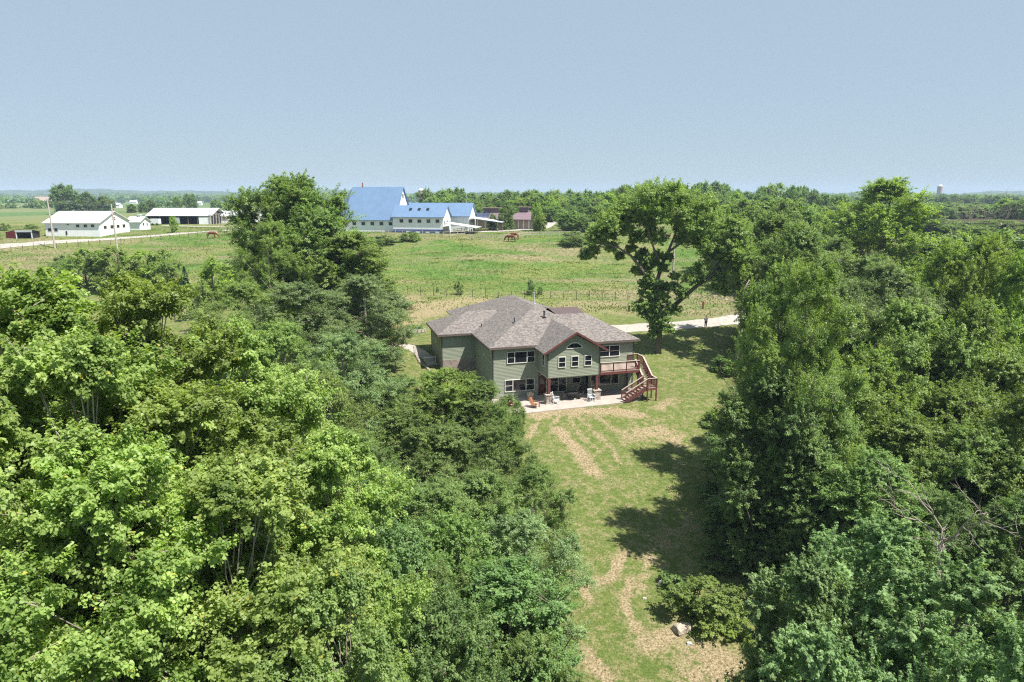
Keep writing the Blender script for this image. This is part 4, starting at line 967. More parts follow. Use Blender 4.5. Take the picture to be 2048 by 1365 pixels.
# round bush with boulders, hedgerow, field shrubs
p = hit(1415, 1235); b_ = put('busA', 1420, 1120, p.y, wpx=145, ztop=p.z+2.6, zb=p.z, label='round olive bush with boulders around it on the lower lawn', cat='bush')
p = hit(1380, 1180); put('busA', 1350, 1110, p.y, wpx=60, ztop=p.z+1.1, zb=p.z, lm='mid', label='small bush at the upper left side of the round one', cat='bush')
p = hit(1440, 1150); put('busA', 1440, 1110, p.y+1, wpx=90, ztop=p.z+1.2, zb=p.z, lm='mid', label='ferny low bush behind the round one', cat='bush')
p = hit(1485, 1280); put('busB', 1485, 1235, p.y, wpx=60, ztop=p.z+1.3, zb=p.z, label='little yellow green bush right below the round one', cat='bush')
GH = 'reddish shrubs of the hedgerow in the pasture'
for px, yt, yb, wp, lm, lab in [(165, 497, 575, 110, 'olive', 'reddish shrub at the left end of the hedgerow'), (225, 492, 580, 110, 'olive', 'tallest shrub of the hedgerow'), (285, 500, 572, 100, 'lime', 'yellow topped shrub in the hedgerow'), (325, 498, 572, 80, 'olive', 'shrub at the right end of the hedgerow above the pointed cottonwood'), (120, 510, 560, 60, 'grey', 'grey twiggy shrub left of the hedgerow')]:
    p = hit(px, yb); put('busA', px, yt, p.y, wpx=wp, lm=lm, label=lab, group=GH, cat='shrub', name='hedgerow_shrub')
for px, yt, yb, wp, lm, lab in [(425, 515, 612, 95, 'lime', 'big yellow green shrub left of the tall trees'), (400, 560, 640, 60, 'olive', 'darker shrub below the big yellow green one'), (450, 540, 600, 60, 'lime', 'yellow shrub hugging the grey green tree'), (1580, 700, 770, 120, 'mid', 'leafy undergrowth below the vine wrapped tree'), (1445, 712, 745, 60, 'mid', 'low leafy clump left of the leaning dead trunk'), (1432, 820, 856, 70, 'lime', 'pale leafy clump where the lawn meets the right wood')]:
    p = hit(px, yb); put('busB', px, yt, p.y, wpx=wp, lm=lm, label=lab, cat='shrub', name='shrub')
for px, yb, h, lab in [(918, 590, 2.4, 'small dark round tree in the pasture above the left wing roof'), (875, 585, 1.0, 'tiny dark bush left of the small round tree in the pasture'), (1062, 590, 2.6, 'slim young tree beyond the roof vent'), (1080, 590, 1.5, 'little bush right of the slim young tree'), (1451, 585, 1.3, 'small round bush by the pasture fence near the leaning trunk'), (995, 605, 1.0, 'tiny bush behind the roof peak')]:
    p = hit(px, yb); put('busA', px, yb, p.y, R=h*0.32, zb=p.z, ztop=p.z+h, lm='dark', label=lab, cat='bush', name='field_bush')
# young spruce
p = hit(372, 578)
def spruce(loc, H, R):
    r = empty('spruce_tree', loc, 0, 'small dark spruce beside the right end of the hedgerow', 'tree'); rg = np.random.default_rng(9); n = 5200
    t = rg.uniform(0, 1, n)**1.4; a = rg.uniform(0, 6.28, n); q = R*(1-t)*rg.uniform(.3, 1, n)*(0.8+0.2*np.sin(t*60))
    P = np.stack([q*np.cos(a), q*np.sin(a), t*H+0.1-q*0.25], 1); N = np.stack([np.cos(a)*.3, np.sin(a)*.3, np.ones(n)], 1)+rg.normal(size=(n, 3))*.4
    V, Q, F = leaf_geo(P, N, np.full(n, .2), rg); cr = bpy.data.objects.new('crown', np_mesh('crown', V, Q, [M['spruce']], rg.uniform(0, 1, n))); COL.objects.link(cr); cr.parent = r
    t = MB(); t.tube([(0, 0, -.2), (0, 0, H*.9)], [.1, .02], 6); t.build('trunk', M['bark'], r)
spruce(p, 3.6, 1.3)

# the big spreading tree behind the right end of the house
def big_tree():
    base = hit(1317, 706); Y = base.y
    def W(px, py, dy=0.0): q = at_y(px, py, Y+dy); return (q.x-base.x, q.y-base.y, q.z-base.z)
    tr = ([(0, 0, -.5), W(1316, 700), W(1318, 670), W(1317, 640), W(1312, 600), W(1311, 575), W(1322, 535, .5), W(1336, 505, 1)], [.58, .44, .40, .37, .33, .28, .22, .17])
    li = [([W(1318, 640), W(1350, 610), W(1390, 575), W(1425, 550), W(1460, 530), W(1490, 500)], [.33, .28, .25, .2, .14, .06]),
          ([W(1311, 575), W(1288, 545, -1), W(1262, 512, -1.5), W(1235, 495, -2), W(1195, 485, -2)], [.26, .2, .15, .11, .05]),
          ([W(1288, 545, -1), W(1270, 500, 1), W(1255, 460, 2)], [.16, .12, .05]),
          ([W(1336, 505, 1), W(1350, 470, 1), W(1360, 430, 0)], [.18, .12, .05]), ([W(1322, 535, .5), W(1305, 490, -1), W(1290, 440, -2)], [.2, .13, .05]),
          ([W(1336, 505, 1), W(1385, 470, 2), W(1420, 440, 3)], [.16, .1, .05]), ([W(1425, 550), W(1450, 500, 1), W(1455, 460, 1)], [.14, .1, .05])]
    rr = random.Random(21); lb = []
    for (px, py, r) in [(1195, 478, 26), (1185, 505, 12), (1172, 515, 9), (1215, 440, 30), (1250, 415, 34), (1245, 462, 28), (1290, 400, 34), (1330, 395, 34), (1370, 400, 32), (1410, 415, 32), (1440, 445, 30), (1300, 440, 32), (1350, 440, 32), (1395, 455, 30), (1275, 480, 22), (1315, 478, 22), (1220, 497, 18), (1365, 482, 20), (1410, 495, 24), (1450, 490, 30), (1480, 470, 28), (1495, 510, 26), (1455, 525, 26), (1475, 545, 22), (1420, 520, 20),
                       (1290, 545, 11), (1302, 565, 12), (1295, 590, 12), (1306, 610, 12), (1292, 625, 15), (1282, 612, 12), (1325, 640, 13), (1345, 622, 12), (1312, 655, 10), (1300, 572, 10), (1325, 600, 9), (1365, 590, 10), (1345, 575, 9), (1380, 560, 12), (1400, 545, 13), (1335, 660, 9), (1350, 555, 8), (1305, 670, 8), (1440, 560, 12)]:
        x, y, z = W(px, py, rr.uniform(-1, 1)*(r*0.07) if r > 15 else rr.uniform(-.9, -.2)); r_ = (r*1.12 if r > 15 else r*1.7)/FPX*Y*1.05
        lb.append((x, y, z, r_))
        if r > 25:
            for _ in range(1): lb.append((x+rr.uniform(-1, 1), y+rr.choice((-1, 1))*rr.uniform(1.2, 3), z+rr.uniform(-.6, .6), r_*.85))
    for _ in range(44):
        px = rr.uniform(1185, 1485); tp = np.interp(px, [1180, 1240, 1330, 1420, 1490], [455, 405, 388, 408, 450]); bt = np.interp(px, [1180, 1240, 1290, 1340, 1400, 1490], [500, 475, 470, 478, 505, 550])
        py = rr.uniform(tp+14, bt-8); x, y, z = W(px, py, rr.uniform(-3.2, 3.2)); lb.append((x, y, z, rr.uniform(15, 24)/FPX*Y))
    for (px, py) in [(1262, 505), (1278, 520), (1240, 515), (1290, 505), (1300, 525), (1318, 512), (1335, 520), (1268, 540), (1402, 560), (1430, 575), (1450, 585)]:
        x, y, z = W(px+rr.uniform(-4, 4), py+rr.uniform(-4, 4), rr.uniform(-2, 1.5)); lb.append((x, y, z, rr.uniform(11, 17)/FPX*Y))
    for _ in range(18):
        py = rr.uniform(525, 655); x, y, z = W(1305+rr.uniform(-20, 24), py, rr.uniform(-.9, .6)); lb.append((x, y, z, rr.uniform(13, 18)/FPX*Y))
    return gen_tree('broadleaf_tree', 77, lb, tr, li, M['olive'], M['bark'], leaf=.17, shoots=48, per=66, up=.4, droop=.4, jit=.2, label='large spreading tree with forked trunk and leafy sprouts behind the right end of the house', loc=base)
big_tree()
# leaning dead trunk at the lawn edge
def dead_tree(name, base, paths, m, label, cat='tree'):
    r = empty(name, base, 0, label, cat); t = MB()
    for pts, rad in paths: t.tube([Vector(p)-Vector(base) for p in pts], rad, 6)
    t.build('trunk', m, r, True); return r
b0 = hit(1466, 752); Y = b0.y
def W2(px, py, dy=0): return at_y(px, py, Y+dy)
dead_tree('dead_tree', b0, [([W2(1465, 760), W2(1474, 715), W2(1480, 680), W2(1483, 650), W2(1483, 620), W2(1486, 590), W2(1490, 575), W2(1499, 560)], [.26, .24, .2, .17, .14, .11, .09, .05]),
    ([W2(1479, 606), W2(1460, 601, -.5), W2(1435, 598, -1), W2(1425, 592, -1)], [.08, .06, .04, .02]), ([W2(1484, 600), W2(1498, 590, .5), W2(1507, 595, 1)], [.06, .04, .02]), ([W2(1488, 585), W2(1502, 600, .5), W2(1510, 590, 1)], [.04, .03, .015]), ([W2(1492, 572), W2(1505, 566, .5)], [.04, .015])],
    M['palebark'], 'leaning bare dead trunk with a broken side limb at the edge of the right wood')
# dead branches above the maple
def dead_branches(px, py, Yd, seed, sc, label, k=9):
    rr = random.Random(seed); base = at_y(px, py, Yd); g = tz(base.x, base.y)
    t = [([(base.x, base.y, g-.2), (base.x-.2, base.y, (g+base.z)/2), tuple(base)], [.12, .09, .06])]
    def grow(p, d, L, r, n):
        q = [p]; 
        for _ in range(4): d = (d+Vector([rr.uniform(-.35, .35) for _ in range(3)])).normalized(); q.append(q[-1]+d*L/4)
        t.append((q, [r, r*.8, r*.6, r*.45, r*.25]))
        if n: 
            for _ in range(3): grow(q[rr.choice((2, 3, 4))], (d+Vector([rr.uniform(-.9, .9) for _ in range(3)])).normalized(), L*.6, r*.5, n-1)
    for _ in range(k): grow(base, Vector((rr.uniform(-.4, .75), rr.uniform(-.4, .3), rr.uniform(.5, 1.2))).normalized(), sc, .05, 2)
    dead_tree('dead_tree', (base.x, base.y, g), t, M['twig'], label)
dead_branches(1885, 1085, 26, 3, 2.4, 'bare dead branches sticking out right of the maple top', 4)
dead_branches(1880, 1140, 25.0, 8, 1.1, 'smaller bare dead branches below the first ones above the broad maple', 3)
dead_branches(1905, 480, 150, 5, 7, 'bare tree in the swamp, left one before the far wood', 6)
dead_branches(1975, 478, 150, 6, 7, 'bare tree in the swamp near the right edge before the far wood', 7)
dead_branches(2030, 480, 145, 7, 7, 'bare tree in the swamp cut by the right edge', 7)
dead_branches(1935, 470, 190, 9, 7, 'bare tree in the swamp behind and between the others', 6)

# woods behind: individual trees along pixel runs
ORD = 'first second third fourth fifth sixth seventh eighth ninth tenth eleventh twelfth thirteenth fourteenth fifteenth sixteenth seventeenth eighteenth nineteenth twentieth'.split()
def nth(i, n):
    if i == 0: return 'leftmost'
    if i == n-1: return 'rightmost'
    if i < n-1-i: a, s = i, 'left'
    else: a, s = n-1-i, 'right'
    return (ORD[a] if a < 20 else 'twenty-'+ORD[a-20])+' from the '+s+','
def run(xs, yts, D0, D1, n, wp, lms, label, group, seed, keys=('farA', 'farB')):
    rr = random.Random(seed)
    for i in range(n):
        px = xs[0]+(xs[-1]-xs[0])*(i+rr.uniform(.1, .9))/n; yt = float(np.interp(px, xs, yts))+rr.uniform(-1, 1)*wp*0.10
        put(rr.choice(keys), px, yt, rr.uniform(D0, D1), wpx=wp*rr.uniform(.75, 1.3), lm=rr.choice(lms), label=nth(i, n)+' '+label, group=group)
run([850, 900, 1000, 1100, 1200, 1300, 1430, 1500, 1560, 1620, 1700], [381, 379, 384, 383, 380, 362, 366, 385, 366, 380, 392], 300, 340, 40, 52, ['dark', 'dark', 'mid'], 'tree in the skyline row behind the farm', 'skyline trees behind the farm', 31)
run([860, 1000, 1150, 1290, 1430, 1600], [396, 398, 395, 385, 388, 395], 262, 285, 30, 52, ['mid', 'dark', 'lime', 'olive'], 'tree in the middle row behind the farm', 'middle row trees behind the farm', 32)
run([930, 1000, 1090, 1180, 1300, 1420], [409, 412, 414, 411, 405, 408], 236, 252, 20, 48, ['mid', 'dark', 'dark'], 'tree in the front row behind the farm', 'front row trees behind the farm', 33)
run([1440, 1500, 1560, 1650, 1690], [410, 405, 402, 410, 420], 150, 170, 9, 90, ['mid', 'lime', 'mid'], 'tree just beyond the spreading tree', 'trees right behind the spreading tree', 34)
run([1430, 1500, 1600, 1680], [440, 440, 440, 450], 115, 130, 8, 100, ['mid', 'olive'], 'tree between spreading and bright tree', 'trees between the spreading tree and the bright tree', 35)
run([1640, 1700, 1800, 1880, 1960, 2090], [390, 395, 396, 390, 393, 396], 620, 760, 54, 32, ['dark'], 'tree on the far wooded slope at the right', 'trees of the far right slope', 36)
run([1650, 1800, 1870, 1960, 2090], [402, 405, 404, 408, 410], 430, 520, 42, 42, ['dark', 'mid'], 'tree on the middle wooded slope at the right', 'trees of the middle right slope', 37)
run([1640, 1800, 1880, 1980, 2090], [410, 412, 412, 410, 412], 300, 360, 34, 56, ['dark', 'mid', 'grey'], 'tree in the wooded valley at the right', 'trees of the right valley', 38)
run([1690, 1850, 1950, 2090], [440, 440, 446, 446], 200, 240, 16, 80, ['mid', 'grey', 'olive'], 'tree round the swamp with bare trunks', 'trees round the swamp', 39)
run([1860, 1900, 2000, 2090], [462, 470, 466, 462], 110, 130, 7, 110, ['mid', 'olive'], 'tree behind the yellow green crowns', 'trees behind the yellow green crowns', 40)
run([2000, 2090], [400, 398], 260, 300, 3, 50, ['mid', 'lime'], 'taller tree at the right edge before the far slope', 'taller trees at the right edge', 41)
# farmyard trees
for k_, px, yt, D, wp, lm, lab in [('farA', 1012, 403, 187, 36, 'dark', 'dark grey green tree between the purple roofed buildings'), ('farB', 1074, 404, 184, 27, 'lime', 'light green tree right of the purple roofed building'), ('farB', 1142, 420, 182, 60, 'mid', 'rounded tree right of the gravel yard'), ('farA', 1165, 432, 178, 40, 'dark', 'low tree at the right of the gravel yard'),
        ('farA', 985, 427, 190, 22, 'dark', 'narrow dark tree before the first purple roof'), ('farB', 1082, 428, 182, 24, 'lime', 'small tree at the foot of the light green one'), ('farB', 125, 368, 430, 62, 'dark', 'tall dark tree standing alone beyond the white buildings'), ('farA', 170, 384, 440, 46, 'dark', 'lower dark tree right of the lone tall one'), ('farA', 205, 392, 450, 40, 'dark', 'round dark tree near the red far barn'),
        ('farB', 374, 387, 470, 22, 'mid', 'left tree of the pair above the long shed'), ('farA', 384, 388, 470, 22, 'dark', 'right tree of the pair above the long shed'), ('farB', 352, 393, 470, 20, 'mid', 'tree left of the pair above the long shed'), ('farB', 430, 399, 500, 26, 'dark', 'low tree above the right part of the long shed'), ('farB', 475, 402, 500, 14, 'dark', 'little tree near the tallest dark tree'), ('farB', 300, 399, 420, 24, 'dark', 'bushy tree above the left end of the long shed'), ('farA', 262, 408, 380, 22, 'dark', 'round bush tree behind the long white building'), ('farA', 284, 404, 400, 20, 'dark', 'second round bush tree nearer the long shed'), ('farB', 345, 432, 176, 18, 'lime', 'young tree before the dark open bays of the long shed')]:
    put(k_, px, yt, D, wpx=wp, lm=lm, label=lab, name='tree')
for px, yt, yb, wp, lab in [(62, 448, 458, 30, 'pale bush above the red shed'), (5, 446, 462, 24, 'bush at the left edge above the red shed'), (770, 470, 488, 60, 'grey green scrub right of the tall trees below the barn'), (820, 463, 482, 50, 'green scrub below the white barn wing'), (1150, 462, 490, 70, 'green scrub at the right end of the pasture')]:
    p = hit(px, yb); put('busA', px, yt, p.y, wpx=wp, lm='mid', label=lab, cat='bush', name='scrub_bush')

# ------------------------------------------------------------------ far woods and hills (one mass each)
def far_belt(name, D, px0, px1, yt, h, n, seed, lm, leaf, gaps=0.0):
    """a far line of trees: many crowns made of leaf sized faces"""
    rg = np.random.default_rng(seed); Vs, Qs, Ls = [], [], []; off = 0
    for i in range(n):
        px = px0+(px1-px0)*(i+rg.uniform(0, 1))/n
        if gaps and math.sin(px*0.021+seed)+math.sin(px*0.0077+seed*2) < gaps-1: continue
        Y = D*rg.uniform(.93, 1.07); top = at_y(px, yt(px) if callable(yt) else yt, Y); g = tz(top.x, Y)
        H = max(6, min(h, 99))*rg.uniform(.6, 1.15); zt = top.z+rg.uniform(-1, .5)*h*0.25; R = H*.45; m = 90
        d = unit(rg.normal(size=(m, 3))); P = d*np.array([R*1.2, R, H*.5])*rg.uniform(.75, 1, (m, 1)); P += np.array([top.x, Y, zt-H*.5]); P[:, 2] = np.maximum(P[:, 2], min(g, zt-H))
        V, Q, F = leaf_geo(P, d+np.array([0, 0, .5])+rg.normal(size=(m, 3))*.4, rg.uniform(.7, 1.3, m)*leaf, rg)
        Vs.append(V); Qs.append(Q+off); off += len(V); Ls.append(np.clip(rg.uniform(0, .6)+rg.uniform(0, .35, m), 0, .9))
    o = bpy.data.objects.new(name, np_mesh(name, np.concatenate(Vs), np.concatenate(Qs), [M[lm]], np.concatenate(Ls))); COL.objects.link(o); return tag(o, kind='stuff')
far_belt('distant_woods', 560, -60, 520, lambda p: 404+3*math.sin(p*.05), 8, 46, 7, 'dark', 2.2, .9)
far_belt('distant_woods', 900, -60, 520, lambda p: 396+2*math.sin(p*.03), 11, 110, 1, 'dark', 3.4, .75)
far_belt('distant_woods', 1500, -60, 760, 391, 13, 240, 2, 'dark', 4.5, .2)
far_belt('distant_woods', 2400, -60, 2100, lambda p: 387+2*math.sin(p*.017)+1.2*math.sin(p*.05), 20, 520, 3, 'dark', 6, -.4)
far_belt('distant_woods', 1300, 600, 900, 387, 14, 70, 4, 'dark', 4.5)
far_belt('distant_woods', 1100, 1640, 2110, 390, 14, 160, 5, 'dark', 4)
# hills on the horizon as long low swells covered by wood
def hill(D, x0, x1, ytop, seed, label):
    n = 240; mb_v = []; F = []; rr = np.random.default_rng(seed)
    ph = rr.uniform(0, 6, 6)
    for i in range(n+1):
        px = x0+(x1-x0)*i/n; e = min(1, 6*i/n, 6*(n-i)/n); e = e*e*(3-2*e)
        yt = ytop + 2.2*math.sin(px*.011+ph[0])+1.2*math.sin(px*.03+ph[1])+.6*math.sin(px*.11+ph[2])+.35*math.sin(px*.31+ph[3])
        top = at_y(px, yt, D); zt = -5+(top.z+5)*e
        for k in range(7):
            t = k/6; f = math.sin(t*math.pi/2 if t <= .5 else math.pi/2*(1-(t-.5)*0))
            Y = D-900+t*1800; zz = -8+(zt+8)*math.sin(math.pi*t); mb_v.append((top.x*Y/D, Y, zz))
    for i in range(n):
        for k in range(6): a = i*7+k; F.append((a, a+7, a+8, a+1))
    me = bpy.data.meshes.new('hills'); me.from_pydata(mb_v, [], F); me.materials.append(M['hill'])
    o = bpy.data.objects.new('hills', me); COL.objects.link(o); tag(o, kind='structure')
M['hill'] = mat('wooded_hillside', (0.035, 0.065, 0.03), 0.95, 0.4, 0.02, 0.0, c2=(0.075, 0.115, 0.045))
hill(3400, -250, 900, 381, 1, ''); hill(3600, 380, 1500, 388, 2, ''); hill(4200, 1300, 2400, 385.5, 3, '')
hill(3300, 1880, 2500, 381, 4, '')

# ------------------------------------------------------------------ farm buildings
def gable_house(name, label, corner, rz, L, Wd, eave, ridge, wallm, roofm, group=None, ov=0.4, cat='barn', walls=True):
    """corner = front right plan corner; x runs to the left (-L..0), y away (0..Wd); ridge along x"""
    r = empty(name, (corner.x, corner.y, corner.z), rz, label, cat, group)
    if walls:
        t = MB(); z0 = -3.0
        t.face([(-L, 0, z0), (0, 0, z0), (0, 0, eave), (-L, 0, eave)]); t.face([(0, 0, z0), (0, Wd, z0), (0, Wd, eave), (0, Wd/2, ridge-.1), (0, 0, eave)])
        t.face([(0, Wd, z0), (-L, Wd, z0), (-L, Wd, eave), (0, Wd, eave)]); t.face([(-L, Wd, z0), (-L, 0, z0), (-L, 0, eave), (-L, Wd/2, ridge-.1), (-L, Wd, eave)])
        t.build('wall', wallm, r)
    k = (ridge-eave)/(Wd/2); t = MB(); th = .15
    for s in (0, 1):
        y0 = -ov if s == 0 else Wd+ov; z0 = eave-k*ov; a = [(-L-ov, y0, z0), (ov, y0, z0), (ov, Wd/2, ridge), (-L-ov, Wd/2, ridge)]
        b = [(p[0], p[1], p[2]-th) for p in a]
        if s: a, b = a[::-1], b[::-1]
        t.face(a); t.face(b[::-1])
        for q in range(4): t.face([b[q], b[(q+1) % 4], a[(q+1) % 4], a[q]])
    t.build('roof', roofm, r); return r
def win(parent, x, z, wd=0.9, ht=0.8, face='front', y=0.0, name='window'):
    f = MB(); p_ = MB()
    if face == 'front':
        f.box((x, y-.03, z), (wd+.2, .06, ht+.2)); p_.box((x, y-.06, z), (wd, .06, ht))
    else:
        f.box((y+.03, x, z), (.06, wd+.2, ht+.2)); p_.box((y+.06, x, z), (.06, wd, ht))
    o = f.build(name, M['trim'], parent); p_.build('pane', M['glass'], o); return o
# --- barn with the blue roof
c0 = hit(887, 467); bz = math.radians(-11)
wing = gable_house('barn_wing', 'long white barn wing with blue metal roof and a row of small windows', c0, bz, 13.4, 6.6, 4.3, 6.9, M['whitesid'], M['blueroof'])
for k in range(5): win(wing, -1.5-k*2.4, 3.0, .95, .8)
for k in range(4): win(wing, 1.0+k*1.35, 2.7, .5, .85, 'side')
t = MB(); t.box((-6.7, -.05, .2), (13.5, .08, 1.4)); t.build('base_band', M['bluebase'], wing)
for k in range(4): t = MB(); t.box((-1.6-k*2.6, -.12, .0), (1.0, .05, .9)); t.build('gate_panel', M['white'], wing)
for k in range(3): t = MB(); t.box((-4.6-k*2.3, 1.9, 5.95), (.7, .8, .12), rx=.66); t.build('skylight', M['glass'], wing)
mc_ = Vector((c0.x, c0.y, c0.z))+Matrix.Rotation(bz, 3, 'Z') @ Vector((-13.45, 1.5, 0))
main = gable_house('barn', 'big white barn with tall steep blue metal roof and chimney pipe', mc_, bz, 13.6, 13.0, 3.6, 11.6, M['whitesid'], M['blueroof'])
t = MB(); t.tube([(-11.2, 6.5, 11.2), (-11.2, 6.5, 12.7)], [.16, .16], 8); t.build('chimney_pipe', M['rust'], main)
t = MB(); t.face([(-14.01, -.4, 3.34), (-14.01, 6.5, 11.61), (-16.2, 6.5, 8.6), (-16.2, 1.4, 3.34)]); t.build('roof_hip', M['blueroof'], main)
t = MB(); t.face([(-16.2, 1.4, 3.34), (-14.01, -.4, 3.34), (-14.01, -.4, -3), (-16.2, 1.4, -3)]); t.build('side_bay', M['whitesid'], main)
win(main, -6.5-0+13.0, 9.2, .8, 1.0, 'side', .0)
for k in range(5): win(main, -1.2-k*2.5, 2.2, .95, .8)
c1_ = hit(916, 458); c1_ = Vector((c0.x+6.0, c0.y+8.5, c0.z))
w2_ = gable_house('barn_annex', 'second white annex with blue gable roof behind the barn wing', c1_, bz, 18, 7.2, 4.3, 7.4, M['whitesid'], M['blueroof'])
for k in range(4): win(w2_, 1.0+k*1.25, 2.8, .5, .85, 'side')
def lean_to(label, c, rz, L, Wd, h0, h1, roofm, name='lean_to', np_=4):
    r = empty(name, c, rz, label, 'shed roof'); t = MB(); th = .12
    a = [(0, 0, h0), (L, 0, h1), (L, Wd, h1), (0, Wd, h0)]; b = [(x, y, z-th) for x, y, z in a]; t.face(a); t.face(b[::-1])
    for q in range(4): t.face([b[q], b[(q+1) % 4], a[(q+1) % 4], a[q]])
    t.build('roof', roofm, r)
    for i in range(np_):
        y = .2+(Wd-.4)*i/(np_-1); t = MB(); t.bar((L-.2, y, -2), (L-.2, y, h1-.1), .16); t.build('post', M['post'], r)
    return r
lean_to('low white lean-to roof over fencing in front of the barn wing gable', Vector((c0.x+.3, c0.y-1.2, c0.z)), bz, 8.2, 6.4, 2.6, 1.5, M['whiteroof'])
lean_to('white lean-to roof behind the lower one beside the annex', Vector((c1_.x+.2, c1_.y-.5, c1_.z)), bz, 8.6, 7.0, 3.6, 2.5, M['whiteroof'], np_=5)
# --- purple roofed buildings
def hip_building(label, px, yb, D, L, Wd, eave, ridge, rz, cup):
    p = at_y(px, yb, D); p.z = tz(p.x, p.y); r = empty('stable_building', p, rz, label, 'building')
    t = MB(); t.lbox(-L/2, L/2, 0, Wd, -2, eave); t.build('wall', M['tanwall'], r)
    for k in range(6):
        t = MB(); t.box((-L/2+1+k*(L-2)/5, -.04, eave*.5), (.28, .08, eave*.9)); t.build('post', M['white'], r)
    o = .7; i = Wd/2; t = MB(); e = [(-L/2-o, -o, eave), (L/2+o, -o, eave), (L/2+o, Wd+o, eave), (-L/2-o, Wd+o, eave)]; a = (-L/2+i, Wd/2, ridge); b = (L/2-i, Wd/2, ridge)
    t.face([e[0], e[1], b, a]); t.face([e[1], e[2], b]); t.face([e[2], e[3], a, b]); t.face([e[3], e[0], a]); t.build('roof', M['purple'], r)
    t = MB(); t.box((0, Wd/2, ridge+.35), (cup, 1.6, 1.2)); c = t.build('cupola', M['purple'], r); t = MB(); t.box((0, Wd/2, ridge+1.0), (cup+.8, 2.4, .14)); t.build('cupola_roof', M['tanwall'], c)
    return r
h1_ = hip_building('low building with purple roof and solar panels, nearer the barn', 978, 452, 198, 13, 9, 2.6, 4.6, -.2, 5.0)
t = MB()
for i in range(4):
    for j in range(2): t.box((-4.2+i*1.15, .9+j*1.5, 3.22+j*.72), (1.05, 1.4, .05), rx=.42)
t.build('solar_panel', M['solar'], h1_)
hip_building('low building with purple roof between the dark tree and the light green tree', 1042, 456, 192, 9.5, 8, 2.7, 5.0, -.25, 2.6)
# small open shelter in the yard
p = hit(1096, 437); gz_ = empty('shelter', p, 0.1, 'small open sided shelter with peaked roof beyond the gravel yard', 'shelter')
for sx in (-1.4, 1.4):
    for sy in (0, 2.6): t = MB(); t.bar((sx, sy, -1), (sx, sy, 3.2), .3); t.build('post', M['tanwall'], gz_)
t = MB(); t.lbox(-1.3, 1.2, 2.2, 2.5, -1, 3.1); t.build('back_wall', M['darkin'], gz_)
t = MB(); a = [(-2, -.6, 3.1), (2, -.6, 3.1), (2, 3.2, 3.1), (-2, 3.2, 3.1)]; q = (0, 1.3, 4.2)
for k in range(4): t.face([a[k], a[(k+1) % 4], q])
t.build('roof', M['tanwall'], gz_)
# --- white buildings at the left
c2_ = hit(201, 474); wb_ = gable_house('stable', 'long white building with white roof and small dark windows beside the gravel road', c2_, math.radians(-2), 13.5, 12.5, 3.5, 6.0, M['whitesid'], M['whiteroof'])
for x, z in ((-12.4, 1.7), (-10.8, 1.7)): win(wb_, x, z, .75, .6)
win(wb_, -7.7, 2.95, .5, .25)
for x in (-5.3, -3.4, -1.6): win(wb_, x, 2.6, .75, .6)
for y in (2.2, 4.9, 7.5, 10.0): win(wb_, y, 2.2, 1.1, .7, 'side')
t = MB(); t.box((.04, 6.25, 3.9), (.06, 1.1, .18)); t.box((.04, 6.25, 4.5), (.06, 1.1, .18)); t.box((.04, 6.25, 4.2), (.06, .25, .8)); t.build('gable_emblem', M['rust'], wb_)
t = MB(); t.box((-8.3, -.06, .9), (.35, .05, .9)); t.build('door', M['darkin'], wb_)
c3_ = hit(281, 461); an_ = gable_house('annex', 'small white annex with its own gable right of the long white building', c3_, math.radians(-2), 3.6, 5.0, 2.4, 3.6, M['whitesid'], M['whiteroof'], cat='shed')
win(an_, 1.6, 1.6, .5, .6, 'side'); win(an_, 3.4, 1.5, .4, .8, 'side')
t = MB(); t.box((-1.2, 2.5, 3.75), (.7, .7, .5)); t.box((-1.2, 2.5, 4.1), (1.0, 1.0, .1)); t.build('cupola', M['white'], an_)
# long machine shed with open front
c4_ = hit(424, 449); ms = gable_house('machine_shed', 'long low shed with white metal roof and dark open front bays', c4_, 0.0, 20.5, 11, 2.9, 5.0, M['whitesid'], M['whiteroof'], walls=False, cat='shed')
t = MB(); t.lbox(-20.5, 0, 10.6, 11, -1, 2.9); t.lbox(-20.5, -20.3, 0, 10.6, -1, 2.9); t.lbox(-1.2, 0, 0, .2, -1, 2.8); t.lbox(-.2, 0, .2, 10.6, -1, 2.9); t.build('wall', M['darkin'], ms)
t = MB(); t.lbox(-4.0, 0, -.25, -.02, -1, 2.4); t.build('front_panel', M['whitesid'], ms)
for k in range(6):
    x = -19.5+k*3; t = MB(); t.bar((x, 0, -1), (x, 0, 2.8), .25); t.build('post', M['post'], ms)
t = MB(); t.box((-11.2, -.1, 1.2), (2.0, .3, 2.0)); t.build('sliding_door', M['greytin'], ms)
c5_ = hit(510, 447); ls = gable_house('long_shed', 'second long white shed with pale wall and narrow dark openings right of the open one', c5_, 0.0, 14.0, 9, 2.6, 4.3, M['whitesid'], M['whiteroof'], cat='shed')
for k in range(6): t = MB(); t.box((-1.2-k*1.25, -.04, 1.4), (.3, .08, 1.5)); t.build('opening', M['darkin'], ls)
# wooden frame (old building skeleton) between the sheds
p = hit(442, 449); fr_ = empty('timber_frame', p, 0, 'weathered timber frame with ramp between the two long sheds', 'frame'); t = MB()
for k in range(6): t.bar((-3+k*.9, -.6, -1), (-3+k*.9+.1, -.6, 3.4-abs(k-2.5)*.3), .18)
t.bar((-3.2, -.6, 3.2), (1.6, -.6, 3.3), .2); t.bar((-3, -.6, 4.4), (-1.0, -.6, 4.4), .15); t.bar((-3, -.6, 2), (-3, -.6, 4.4), .15); t.bar((-1, -.6, 2), (-1, -.6, 4.4), .15)
t.bar((1.2, -.6, 3), (4.2, -1.2, 0), .25, .5); t.build('beams', M['pole'], fr_)
